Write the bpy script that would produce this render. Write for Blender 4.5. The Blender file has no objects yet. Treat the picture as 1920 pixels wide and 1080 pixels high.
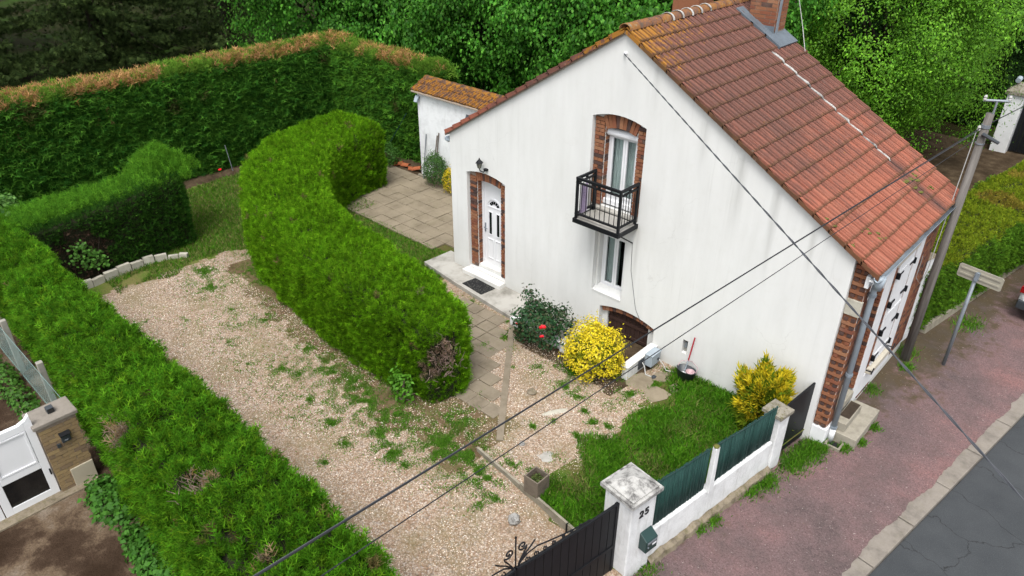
import bpy, bmesh, math, random
import numpy as np
from mathutils import Vector, Matrix, noise as mnoise

random.seed(7); rng = np.random.default_rng(7)
R = math.radians
scene = bpy.context.scene
COL = scene.collection

# ------------------------------------------------------------------ camera
cam_d = bpy.data.cameras.new('camera'); cam = bpy.data.objects.new('camera', cam_d); COL.objects.link(cam)
cam_d.sensor_width = 36.0; cam_d.lens = 1378.8 / 1920 * 36; cam_d.clip_end = 2000; cam_d.clip_start = 0.05
RX = Vector((0.73264472, 0.68059729, 0.00436477)); UP = Vector((-0.34855501, 0.36968646, 0.86130211)); FW = Vector((-0.58458628, 0.6325498, -0.50807443))
m = Matrix((RX, UP, -FW)).transposed().to_4x4(); m.translation = Vector((11.8074, -10.6969, 8.6241)); cam.matrix_world = m
scene.camera = cam
# ------------------------------------------------------------------ light: bright overcast
SUN_EL, SUN_AZ = 62.0, 150.0     # azimuth clockwise from +Y: sun stands to the camera's back and right
world = bpy.data.worlds.new('World'); scene.world = world; world.use_nodes = True
wn = world.node_tree; wn.nodes.clear()
wo = wn.nodes.new('ShaderNodeOutputWorld'); wb = wn.nodes.new('ShaderNodeBackground'); ws = wn.nodes.new('ShaderNodeTexSky'); wh = wn.nodes.new('ShaderNodeHueSaturation')
ws.sky_type = 'NISHITA'; ws.sun_disc = False; ws.sun_elevation = R(SUN_EL); ws.sun_rotation = R(SUN_AZ); ws.air_density = 1.0; ws.dust_density = 3.0
wh.inputs['Saturation'].default_value = 0.22      # cloud cover greys the sky
wb.inputs['Strength'].default_value = 0.15
wn.links.new(ws.outputs[0], wh.inputs['Color']); wn.links.new(wh.outputs[0], wb.inputs['Color']); wn.links.new(wb.outputs[0], wo.inputs['Surface'])
sd = bpy.data.lights.new('sun', 'SUN'); sun = bpy.data.objects.new('sun', sd); COL.objects.link(sun)
sd.energy = 1.3; sd.angle = R(22); sd.color = (1.0, 0.97, 0.92)
sv = Vector((math.sin(R(SUN_AZ)) * math.cos(R(SUN_EL)), math.cos(R(SUN_AZ)) * math.cos(R(SUN_EL)), math.sin(R(SUN_EL))))
sun.rotation_euler = sv.to_track_quat('Z', 'Y').to_euler(); sun.location = (0, 0, 40)
vs = scene.view_settings; vs.view_transform = 'Standard'; vs.look = 'None'; vs.gamma = 1; vs.exposure = 1.08; vs.use_curve_mapping = False
scene.cycles.max_bounces = 6; scene.cycles.transparent_max_bounces = 6

# ------------------------------------------------------------------ materials
class NT:
    def __init__(s, name):
        s.m = bpy.data.materials.new(name); s.m.use_nodes = True; s.t = s.m.node_tree
        s.b = s.t.nodes['Principled BSDF']; s.o = s.t.nodes['Material Output']
        s._g = s._o = None
    def n(s, ty, **k):
        x = s.t.nodes.new(ty)
        for a, b in k.items(): setattr(x, a, b)
        return x
    def l(s, a, b): s.t.links.new(a, b)
    def pos(s, sc=(1, 1, 1)):
        if s._g is None: s._g = s.n('ShaderNodeNewGeometry')
        mp = s.n('ShaderNodeMapping'); mp.inputs['Scale'].default_value = sc; s.l(s._g.outputs['Position'], mp.inputs['Vector']); return mp.outputs[0]
    def obj(s, sc=(1, 1, 1)):
        tc = s.n('ShaderNodeTexCoord'); mp = s.n('ShaderNodeMapping'); mp.inputs['Scale'].default_value = sc; s.l(tc.outputs['Object'], mp.inputs['Vector']); return mp.outputs[0]
    def rnd(s):
        if s._o is None: s._o = s.n('ShaderNodeObjectInfo')
        return s._o.outputs['Random']
    def noise(s, v, sc, de=4, ro=0.6, di=0.0):
        x = s.n('ShaderNodeTexNoise'); x.inputs['Scale'].default_value = sc; x.inputs['Detail'].default_value = de; x.inputs['Roughness'].default_value = ro; x.inputs['Distortion'].default_value = di
        s.l(v, x.inputs['Vector']); return x.outputs['Fac']
    def vor(s, v, sc, feature='F1', out='Distance'):
        x = s.n('ShaderNodeTexVoronoi', feature=feature); x.inputs['Scale'].default_value = sc; s.l(v, x.inputs['Vector']); return x.outputs[out]
    def ramp(s, f, stops, interp='LINEAR'):
        x = s.n('ShaderNodeValToRGB'); cr = x.color_ramp; cr.interpolation = interp
        while len(cr.elements) < len(stops): cr.elements.new(0.5)
        for e, (p, c) in zip(cr.elements, stops):
            e.position = p; e.color = (*(c if hasattr(c, '__len__') else (c, c, c)), 1)
        s.l(f, x.inputs['Fac']); return x.outputs['Color']
    def mix(s, f, a, b, mode='MIX'):
        x = s.n('ShaderNodeMix', data_type='RGBA', blend_type=mode)
        for sock, val in ((x.inputs['Factor'], f), (x.inputs['A'], a), (x.inputs['B'], b)):
            pass
        def put(i, val):
            if hasattr(val, 'links'): s.l(val, x.inputs[i])
            elif hasattr(val, '__len__'): x.inputs[i].default_value = (*val, 1)
            else: x.inputs[i].default_value = val
        put(0, f); put(6, a); put(7, b); return x.outputs[2]
    def math(s, op, a, b=0.0):
        x = s.n('ShaderNodeMath', operation=op)
        for i, val in ((0, a), (1, b)):
            if hasattr(val, 'links'): s.l(val, x.inputs[i])
            else: x.inputs[i].default_value = val
        return x.outputs[0]
    def sep(s, v):
        x = s.n('ShaderNodeSeparateXYZ'); s.l(v, x.inputs[0]); return x.outputs
    def done(s, col, rough=0.8, bump=None, bs=0.3, bd=0.01, metal=0.0, spec=0.3):
        k = ALB.get(s.m.name, 0.615)
        if k != 1.0:
            if hasattr(col, 'links'): col = s.mix(1.0, col, (k, k, k), 'MULTIPLY')
            else: col = tuple(c * k for c in col)
        if hasattr(col, 'links'): s.l(col, s.b.inputs['Base Color'])
        else: s.b.inputs['Base Color'].default_value = (*col, 1)
        if hasattr(rough, 'links'): s.l(rough, s.b.inputs['Roughness'])
        else: s.b.inputs['Roughness'].default_value = rough
        s.b.inputs['Metallic'].default_value = metal; s.b.inputs['Specular IOR Level'].default_value = spec
        if bump is not None:
            x = s.n('ShaderNodeBump'); x.inputs['Strength'].default_value = bs; x.inputs['Distance'].default_value = bd
            s.l(bump, x.inputs['Height']); s.l(x.outputs[0], s.b.inputs['Normal'])
        return s.m
MAT = {}
ALB = dict(plaster=.845, whitewash=.86, shed_white=.86, white_pvc=.82, white_paint=.80, leaf=1.0, needle=1.0, pebble=.76, gravel=.62, rose_red=1.0, brick_orange=.85, brick_red=.85, brick_dark=.85, curtain=.8, white_step=.78, hedge_core=1.0, zinc=.8, grey_plastic=.8, car_paint=.85, moss=.9, black_metal=.8, roof_tile=.72, grass_ground=.9, dry_lawn=.8, screen_green=1.0, red_asphalt=.68)
def simple(name, col, rough=0.7, var=0.25, sc=6.0, metal=0.0, bs=0.15, spec=0.3):
    t = NT(name); p = t.pos(); f = t.noise(p, sc, 5); d = tuple(c * (1 - var) for c in col); h = tuple(min(1, c * (1 + var * .6)) for c in col)
    c = t.ramp(f, [(0.25, d), (0.5, col), (0.75, h)]); MAT[name] = t.done(c, rough, t.noise(p, sc * 8, 3), bs, 0.004, metal, spec); return MAT[name]

def mk_plaster():
    t = NT('plaster'); p = t.pos(); st = t.pos((2.6, 2.6, 0.35)); f = t.noise(st, 1.6, 6, 0.6); f2 = t.noise(p, 0.7, 5, 0.6)
    c = t.ramp(f, [(0.2, (0.64, 0.645, 0.625)), (0.42, (0.69, 0.695, 0.68)), (0.7, (0.735, 0.74, 0.725))])
    c = t.mix(t.ramp(f2, [(0.4, 0.0), (0.8, 0.3)]), c, (0.62, 0.62, 0.59))
    # grey run-off streaks: below the verge, the balcony ends, the lower window
    s3 = t.noise(t.pos((9.0, 9.0, 0.18)), 1.0, 5, 0.7); s4 = t.noise(t.pos((0.5, 0.5, 0.35)), 1.0, 3)
    stk = t.math('MULTIPLY', t.ramp(s3, [(0.58, 0.0), (0.78, 1.0)]), t.ramp(s4, [(0.42, 0.0), (0.62, 1.0)]))
    c = t.mix(t.math('MULTIPLY', stk, 0.42), c, (0.30, 0.30, 0.28))
    x, y, z = t.sep(t.pos())
    def streak(xc, w, z0, z1, k):
        dx = t.math('ABSOLUTE', t.math('SUBTRACT', t.math('ADD', x, t.math('MULTIPLY', t.math('SUBTRACT', t.noise(st, 3, 3), 0.5), w)), xc))
        a = t.n('ShaderNodeMapRange'); a.inputs[1].default_value = 0; a.inputs[2].default_value = w; a.inputs[3].default_value = 1; a.inputs[4].default_value = 0; t.l(dx, a.inputs[0])
        b = t.n('ShaderNodeMapRange'); b.interpolation_type = 'SMOOTHSTEP'; b.inputs[1].default_value = z0; b.inputs[2].default_value = z1; b.inputs[3].default_value = 0; b.inputs[4].default_value = 1; t.l(z, b.inputs[0])
        u = t.n('ShaderNodeMapRange'); u.inputs[1].default_value = z1 + .05; u.inputs[2].default_value = z1 - .05; u.inputs[3].default_value = 0; u.inputs[4].default_value = 1; t.l(z, u.inputs[0])
        return t.math('MULTIPLY', t.math('MULTIPLY', t.math('MULTIPLY', a.outputs[0], b.outputs[0]), u.outputs[0]), t.math('MULTIPLY', t.noise(st, 4, 5), k * 1.6))
    for a in ((4.06, .10, 0.7, 2.66, .42), (5.12, .09, 0.6, 2.66, .36), (6.95, .12, 2.6, 4.5, .5), (7.6, .10, 2.2, 4.1, .45), (8.3, .08, 2.6, 3.7, .5), (6.2, .12, 3.4, 4.9, .3), (5.2, .1, 4.4, 5.6, .3)):
        c = t.mix(streak(*a), c, (0.22, 0.22, 0.2))
    low = t.n('ShaderNodeMapRange'); low.inputs[1].default_value = 0.35; low.inputs[2].default_value = -0.1; low.inputs[3].default_value = 0; low.inputs[4].default_value = 0.45; t.l(t.math('ADD', z, t.math('MULTIPLY', t.noise(p, 2.5, 4), 0.3)), low.inputs[0])
    c = t.mix(low.outputs[0], c, (0.42, 0.40, 0.33))
    wv = t.n('ShaderNodeVectorMath', operation='ADD'); nz = t.n('ShaderNodeTexNoise'); nz.inputs['Scale'].default_value = 1.6; nz.inputs['Detail'].default_value = 5; t.l(p, nz.inputs['Vector']); scl = t.n('ShaderNodeVectorMath', operation='SCALE'); scl.inputs['Scale'].default_value = .8; t.l(nz.outputs['Color'], scl.inputs[0]); t.l(p, wv.inputs[0]); t.l(scl.outputs[0], wv.inputs[1])
    crk = t.ramp(t.vor(wv.outputs[0], .55, 'DISTANCE_TO_EDGE'), [(.001, .26), (.004, 0)]); c = t.mix(t.math('MULTIPLY', crk, t.ramp(t.noise(p, .8, 3), [(.5, 0), (.6, 1)])), c, (0.36, 0.35, 0.33))
    c = t.mix(t.ramp(t.noise(p, 5.5, 6, .7), [(.52, 0), (.75, .22)]), c, (0.58, 0.57, 0.53))
    MAT['plaster'] = t.done(c, 0.9, t.noise(p, 60, 4), 0.35, 0.004)
mk_plaster()
def mk_whitewash(name, dirt=(0.30, 0.29, 0.26), k=0.45, base=(0.74, 0.75, 0.75)):
    t = NT(name); p = t.pos(); f = t.noise(p, 3.2, 7, 0.7); f2 = t.noise(t.pos((6, 6, 1)), 2.2, 5)
    c = t.ramp(f, [(0.3, tuple(b * .8 for b in base)), (0.55, base)])
    c = t.mix(t.math('MULTIPLY', t.ramp(f2, [(0.52, 0), (0.78, 1)]), k), c, dirt)
    x, y, z = t.sep(p); low = t.n('ShaderNodeMapRange'); low.inputs[1].default_value = 0.25; low.inputs[2].default_value = -0.2; low.inputs[3].default_value = 0; low.inputs[4].default_value = 0.5
    t.l(t.math('ADD', z, t.math('MULTIPLY', t.noise(p, 4, 4), 0.35)), low.inputs[0]); c = t.mix(low.outputs[0], c, dirt)
    MAT[name] = t.done(c, 0.92, t.noise(p, 25, 6, .7), 0.6, 0.02)
mk_whitewash('whitewash'); mk_whitewash('shed_white', k=0.25, base=(0.77, 0.79, 0.80))
def mk_brick(name, a, b, c0):
    t = NT(name); p = t.pos(); f = t.noise(p, 30, 4, 0.7)
    c = t.ramp(t.rnd(), [(0.0, a), (0.5, b), (1.0, c0)]); c = t.mix(t.ramp(f, [(0.35, 0.0), (0.8, 0.5)]), c, tuple(v * .5 for v in b))
    c = t.mix(t.ramp(t.noise(p, 2.5, 5), [(0.55, 0), (0.75, .35)]), c, (0.28, 0.24, 0.19))
    MAT[name] = t.done(c, 0.88, t.noise(p, 90, 3), 0.4, 0.003)
mk_brick('brick_orange', (0.30, 0.125, 0.06), (0.25, 0.10, 0.05), (0.33, 0.16, 0.085))
mk_brick('brick_red', (0.22, 0.078, 0.042), (0.25, 0.09, 0.046), (0.18, 0.064, 0.04))
mk_brick('brick_dark', (0.06, 0.038, 0.034), (0.085, 0.048, 0.04), (0.12, 0.06, 0.045))
simple('mortar', (0.42, 0.34, 0.27), 0.95, 0.3, 20)
simple('white_pvc', (0.80, 0.81, 0.83), 0.35, 0.03, 3, spec=.5)
simple('white_paint', (0.78, 0.79, 0.80), 0.6, 0.1, 5)
simple('cream_paint', (0.70, 0.64, 0.52), 0.75, 0.12, 5)
simple('cream_panel', (0.56, 0.50, 0.38), 0.6, 0.08, 3)
simple('black_metal', (0.009, 0.010, 0.012), 0.5, 0.3, 8, spec=.22)
simple('black_rubber', (0.016, 0.017, 0.018), 0.8, 0.4, 18)
simple('zinc', (0.30, 0.35, 0.40), 0.5, 0.18, 5, metal=0.35)
simple('lead', (0.20, 0.24, 0.28), 0.55, 0.25, 6, metal=0.3)
simple('grey_plastic', (0.36, 0.42, 0.47), 0.5, 0.12, 6)
simple('dark_plastic', (0.05, 0.06, 0.07), 0.45, 0.2, 6, spec=.45)
simple('pink_plastic', (0.62, 0.42, 0.45), 0.4, 0.1, 6)
simple('red_plastic', (0.55, 0.02, 0.05), 0.4, 0.1, 6, spec=.5)
simple('mailbox_green', (0.012, 0.05, 0.045), 0.35, 0.2, 5, spec=.5)
simple('galvanised', (0.34, 0.38, 0.42), 0.5, 0.22, 9, metal=0.4)
simple('sign_back', (0.50, 0.47, 0.38), 0.55, 0.15, 4)
simple('bark', (0.05, 0.038, 0.028), 0.95, 0.45, 9, bs=.6)
simple('twig', (0.42, 0.30, 0.25), 0.95, 0.3, 9)
simple('soil_fill', (0.06, 0.042, 0.028), 0.95, 0.4, 14)
simple('cable_black', (0.022, 0.024, 0.028), 0.6, 0.2, 10)
simple('cable_grey', (0.10, 0.105, 0.12), 0.6, 0.2, 10)
simple('cable_white', (0.62, 0.62, 0.6), 0.6, 0.1, 10)
simple('car_paint', (0.66, 0.68, 0.70), 0.22, 0.03, 3, spec=.6)
simple('car_red', (0.35, 0.004, 0.008), 0.2, 0.1, 3, spec=.6)
simple('tyre', (0.014, 0.014, 0.015), 0.85, 0.2, 20)
simple('terracotta', (0.46, 0.14, 0.055), 0.85, 0.3, 8)
simple('rose_red', (0.62, 0.008, 0.02), 0.55, 0.25, 30)
simple('curtain', (0.50, 0.56, 0.55), 0.9, 0.15, 8)
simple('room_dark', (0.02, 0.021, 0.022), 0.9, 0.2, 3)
simple('purple_cloth', (0.42, 0.34, 0.50), 0.9, 0.3, 30)
simple('ink_black', (0.012, 0.012, 0.014), 0.7, 0.1, 5)
simple('mesh_wire', (0.30, 0.46, 0.44), 0.5, 0.2, 10)
simple('concrete_post', (0.42, 0.40, 0.35), 0.9, 0.25, 9)
simple('glass_lamp', (0.30, 0.30, 0.24), 0.15, 0.1, 4, spec=.6)
def mk_glass():
    t = NT('glass'); t.b.inputs['Base Color'].default_value = (.9, .96, .95, 1); t.b.inputs['Roughness'].default_value = 0.03
    t.b.inputs['Transmission Weight'].default_value = 1.0; t.b.inputs['IOR'].default_value = 1.15; MAT['glass'] = t.m
mk_glass()
def mk_darkglass():
    t = NT('dark_glass'); MAT['dark_glass'] = t.done((0.012, 0.014, 0.016), 0.08, spec=.6)
mk_darkglass()
def mk_concrete(name, base, dark, sc=3.0, moss=0.0, pale=None, lo=.28, hi=.5):
    t = NT(name); p = t.pos(); f = t.noise(p, sc, 7, 0.7); f2 = t.noise(p, sc * 12, 4); f3 = t.noise(p, sc * .5, 4)
    c = t.ramp(f, [(lo, dark), (hi, base), (0.72, tuple(min(1, v * 1.2) for v in base))]); c = t.mix(t.ramp(f2, [(.45, 0), (.8, .3)]), c, dark)
    c = t.mix(t.math('MULTIPLY', t.math('SUBTRACT', t.rnd(), .5), .5), c, tuple(v * 1.25 for v in base))
    if pale: c = t.mix(t.ramp(f3, [(.42, 0), (.6, .8)]), c, pale)
    if moss: c = t.mix(t.math('MULTIPLY', t.ramp(t.noise(p, sc * 2.2, 6), [(.50, 0), (.66, 1)]), moss), c, (0.13, 0.12, 0.035))
    MAT[name] = t.done(c, 0.92, t.noise(p, sc * 18, 5), 0.45, 0.006)
mk_concrete('slab_concrete', (0.42, 0.40, 0.355), (0.22, 0.21, 0.18), 2.5, 0, (0.62, 0.60, 0.55))
mk_concrete('paving', (0.33, 0.275, 0.195), (0.21, 0.17, 0.115), 1.8, 0.12)
mk_concrete('paving_old', (0.30, 0.25, 0.185), (0.18, 0.145, 0.10), 2.2, 0.12)
mk_concrete('kerb_concrete', (0.31, 0.275, 0.235), (0.17, 0.15, 0.13), 3.2, 0.1)
mk_concrete('edge_concrete', (0.38, 0.345, 0.27), (0.22, 0.19, 0.14), 4, 0.2)
mk_concrete('pale_block', (0.60, 0.57, 0.48), (0.38, 0.35, 0.27), 5, 0.1)
mk_concrete('cap_stone', (0.60, 0.59, 0.56), (0.13, 0.125, 0.12), 8, 0.0, lo=.36, hi=.54)
mk_concrete('mossy_cap', (0.36, 0.33, 0.27), (0.12, 0.10, 0.07), 7, 0.9)
mk_concrete('footing', (0.30, 0.25, 0.18), (0.09, 0.07, 0.05), 7, 0.5)
mk_concrete('step_concrete', (0.43, 0.395, 0.32), (0.27, 0.24, 0.19), 4, 0.1)
mk_concrete('white_step', (0.74, 0.73, 0.70), (0.52, 0.51, 0.48), 2, 0.0)
mk_concrete('planter_board', (0.22, 0.18, 0.14), (0.11, 0.09, 0.07), 8, 0.1)
mk_concrete('rock', (0.45, 0.44, 0.42), (0.16, 0.15, 0.14), 14, 0.0)
mk_concrete('pit_floor', (0.2, 0.17, 0.13), (0.09, 0.08, 0.06), 6, 0.1)
def mk_tiles():
    t = NT('roof_tile'); p = t.pos(); x, y, z = t.sep(p)
    st = t.pos((2.2, 16.0, 2.2)); f = t.noise(st, 2.0, 6, .65); f1 = t.noise(p, 0.9, 5, .6); f2 = t.noise(p, 16, 5, .7)
    base = t.ramp(t.rnd(), [(0, (0.37, 0.125, 0.078)), (.35, (0.42, 0.148, 0.092)), (.7, (0.39, 0.135, 0.083)), (1, (0.45, 0.175, 0.112))])
    base = t.mix(t.ramp(f, [(.35, .45), (.7, 0)]), base, (0.26, 0.075, 0.048))
    up = t.n('ShaderNodeMapRange'); up.inputs[1].default_value = 3.75; up.inputs[2].default_value = 4.9; up.inputs[3].default_value = 0.0; up.inputs[4].default_value = 1.0
    t.l(t.math('ADD', z, t.math('MULTIPLY', t.math('SUBTRACT', f1, .5), 2.4)), up.inputs[0])
    fs = t.noise(t.pos((1.6, 11.0, 1.6)), 2.6, 6, .72); grime = t.ramp(t.math('ADD', t.math('MULTIPLY', up.outputs[0], .29), t.math('ADD', t.math('MULTIPLY', f, .35), t.math('MULTIPLY', fs, .62))), [(.50, 0), (.66, .6), (.84, .97)])
    c = t.mix(grime, base, t.mix(f2, (0.075, 0.045, 0.04), (0.20, 0.095, 0.072)))
    # run-off stain below the mortar seam
    dy = t.math('ABSOLUTE', t.math('SUBTRACT', t.math('ADD', y, t.math('MULTIPLY', t.math('SUBTRACT', f1, .5), .25)), 3.05))
    a = t.n('ShaderNodeMapRange'); a.inputs[1].default_value = 0; a.inputs[2].default_value = .28; a.inputs[3].default_value = 1; a.inputs[4].default_value = 0; t.l(dy, a.inputs[0])
    b = t.n('ShaderNodeMapRange'); b.inputs[1].default_value = 4.2; b.inputs[2].default_value = 3.9; b.inputs[3].default_value = 0; b.inputs[4].default_value = 1; t.l(z, b.inputs[0])
    c = t.mix(t.math('MULTIPLY', t.math('MULTIPLY', a.outputs[0], b.outputs[0]), t.ramp(f, [(.3, .4), (.6, 1)])), c, (0.05, 0.04, 0.038))
    # yellow lichen near the gable verge and ridge
    li = t.n('ShaderNodeMapRange'); li.inputs[1].default_value = 5.1; li.inputs[2].default_value = 6.1; li.inputs[3].default_value = -.08; li.inputs[4].default_value = .26; t.l(t.math('SUBTRACT', z, t.math('MULTIPLY', y, .28)), li.inputs[0])
    lm = t.ramp(t.math('ADD', t.noise(t.pos((1, 1.8, 1)), 7, 6, .7), li.outputs[0]), [(.60, 0), (.68, .9)])
    c = t.mix(lm, c, t.mix(f2, (0.42, 0.15, 0.012), (0.36, 0.20, 0.03)))
    ox = t.sep(t.obj())[0]; edge = t.ramp(t.math('ADD', ox, t.math('MULTIPLY', t.math('SUBTRACT', f2, .5), .10)), [(.262, 0), (.315, .8)]); c = t.mix(edge, c, t.mix(t.noise(p, 5, 3), (0.045, 0.03, 0.02), (0.17, 0.085, 0.03)))
    oy = t.math('MULTIPLY', t.sep(t.obj())[1], 4.31); gv = t.ramp(oy, [(.10, 0), (.19, .75), (.30, .45), (.42, .7), (.46, 0), (.54, 0), (.60, .75), (.74, .4), (.88, .7), (.97, 0)]); c = t.mix(t.math('MULTIPLY', gv, t.math('ADD', t.math('MULTIPLY', up.outputs[0], .45), .35)), c, (0.075, 0.035, 0.026))
    w = t.ramp(t.noise(st, 6, 3), [(.66, 0), (.76, .5)]); c = t.mix(w, c, (0.42, 0.35, 0.30))
    MAT['roof_tile'] = t.done(c, 0.88, t.math('ADD', t.noise(p, 60, 4), t.noise(st, 6, 3)), 0.4, 0.006)
    t = NT('lichen_tile'); p = t.pos(); f = t.noise(p, 9, 6, .7); f2 = t.noise(p, 30, 4)
    c = t.ramp(f, [(.36, (0.10, 0.06, 0.045)), (.46, (0.20, 0.11, 0.07)), (.53, (0.42, 0.17, 0.014)), (.7, (0.46, 0.25, 0.03))]); c = t.mix(t.ramp(f2, [(.4, 0), (.75, .6)]), c, (0.12, 0.06, 0.03))
    MAT['lichen_tile'] = t.done(c, .95, t.noise(p, 45, 5), .7, .012)
    t = NT('ridge_tile'); p = t.pos(); f = t.noise(p, 7, 6, .7); f2 = t.noise(p, 24, 4)
    c = t.ramp(f, [(.34, (0.16, 0.11, 0.08)), (.47, (0.26, 0.12, 0.07)), (.56, (0.40, 0.17, 0.03)), (.7, (0.30, 0.26, 0.19))]); c = t.mix(t.ramp(f2, [(.4, 0), (.75, .5)]), c, (0.10, 0.08, 0.06))
    MAT['ridge_tile'] = t.done(c, .95, t.noise(p, 45, 5), .7, .012)
mk_tiles()
def mk_wood(name, a, b, axis=(30, 30, 2.0), bs=.5):
    t = NT(name); p = t.pos(axis); f = t.noise(p, 1.0, 5, .6); c = t.ramp(f, [(.25, b), (.7, a)]); c = t.mix(t.math('MULTIPLY', t.math('SUBTRACT', t.rnd(), .5), .6), c, tuple(v * 1.5 for v in a))
    MAT[name] = t.done(c, .8, f, bs, .006)
mk_wood('brown_plank', (0.070, 0.034, 0.025), (0.028, 0.014, 0.012)); mk_wood('pole_wood', (0.27, 0.25, 0.23), (0.085, 0.072, 0.062), (22, 22, 1.2)); mk_wood('stick_wood', (0.16, 0.11, 0.07), (0.07, 0.05, 0.04))
def mk_asphalt():
    t = NT('asphalt'); p = t.pos(); f = t.noise(p, 1.2, 5); sp = t.noise(p, 60, 3, .75); ed = t.vor(t.mix(.12, p, t.n('ShaderNodeTexNoise').outputs['Color'], 'ADD'), 0.75, 'DISTANCE_TO_EDGE')
    c = t.ramp(f, [(.3, (0.050, 0.056, 0.062)), (.7, (0.075, 0.082, 0.088))]); c = t.mix(t.ramp(sp, [(.5, 0), (.75, .4)]), c, (0.15, 0.155, 0.155))
    wv = t.n('ShaderNodeVectorMath', operation='ADD'); nz = t.n('ShaderNodeTexNoise'); nz.inputs['Scale'].default_value = 2.2; nz.inputs['Detail'].default_value = 5; t.l(p, nz.inputs['Vector'])
    scl = t.n('ShaderNodeVectorMath', operation='SCALE'); scl.inputs['Scale'].default_value = .55; t.l(nz.outputs['Color'], scl.inputs[0]); t.l(p, wv.inputs[0]); t.l(scl.outputs[0], wv.inputs[1])
    ed = t.vor(wv.outputs[0], 0.95, 'DISTANCE_TO_EDGE'); crack = t.ramp(ed, [(.002, 1), (.009, 0)]); c = t.mix(t.math('MULTIPLY', crack, t.ramp(t.noise(p, 1.4, 5), [(.36, 0), (.5, .75)])), c, (0.012, 0.012, 0.011))
    MAT['asphalt'] = t.done(c, .9, t.noise(p, 90, 4), .5, .008)
    t = NT('red_asphalt'); p = t.pos(); f = t.noise(p, 0.75, 6, .62); f2 = t.noise(p, 85, 3); f3 = t.noise(p, 3.0, 6, .7)
    c = t.ramp(f, [(.28, (0.095, 0.072, 0.072)), (.42, (0.170, 0.116, 0.116)), (.56, (0.22, 0.135, 0.134)), (.72, (0.28, 0.145, 0.138))])
    g2 = t.noise(p, 48, 3, .75); c = t.mix(t.ramp(g2, [(.34, .7), (.5, 0)]), c, (0.06, 0.04, 0.038)); c = t.mix(t.ramp(g2, [(.56, 0), (.72, .5)]), c, (0.40, 0.29, 0.27))
    x, y, z = t.sep(p)
    # moss and leaf litter along the house and hedge foot, and under the fence
    lx = t.math('SUBTRACT', x, t.math('MULTIPLY', y, .143)); g = t.n('ShaderNodeMapRange'); g.inputs[1].default_value = 10.2; g.inputs[2].default_value = 9.0; g.inputs[3].default_value = -.22; g.inputs[4].default_value = .12; t.l(lx, g.inputs[0])
    yy = t.n('ShaderNodeMapRange'); yy.inputs[1].default_value = -1; yy.inputs[2].default_value = 2.6; yy.inputs[3].default_value = -.10; yy.inputs[4].default_value = .10; t.l(y, yy.inputs[0])
    mo = t.ramp(t.math('ADD', t.math('ADD', f3, g.outputs[0]), yy.outputs[0]), [(.52, 0), (.68, .9)]); c = t.mix(mo, c, t.mix(f2, (0.045, 0.032, 0.02), (0.11, 0.085, 0.03)))
    c = t.mix(t.ramp(t.noise(p, 2.4, 7, .7), [(.46, 0), (.68, .5)]), c, (0.10, 0.08, 0.075)); spk = t.ramp(t.noise(p, 34, 2), [(.70, 0), (.73, .8)]); c = t.mix(spk, c, (0.55, 0.50, 0.46)); lit = t.ramp(t.noise(p, 22, 4, .7), [(.62, 0), (.70, .6)]); c = t.mix(t.math('MULTIPLY', lit, t.ramp(t.noise(p, 1.3, 3), [(.45, 0), (.6, 1)])), c, (0.16, 0.11, 0.06))
    MAT['red_asphalt'] = t.done(c, .92, f2, .6, .01)
mk_asphalt()
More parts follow.
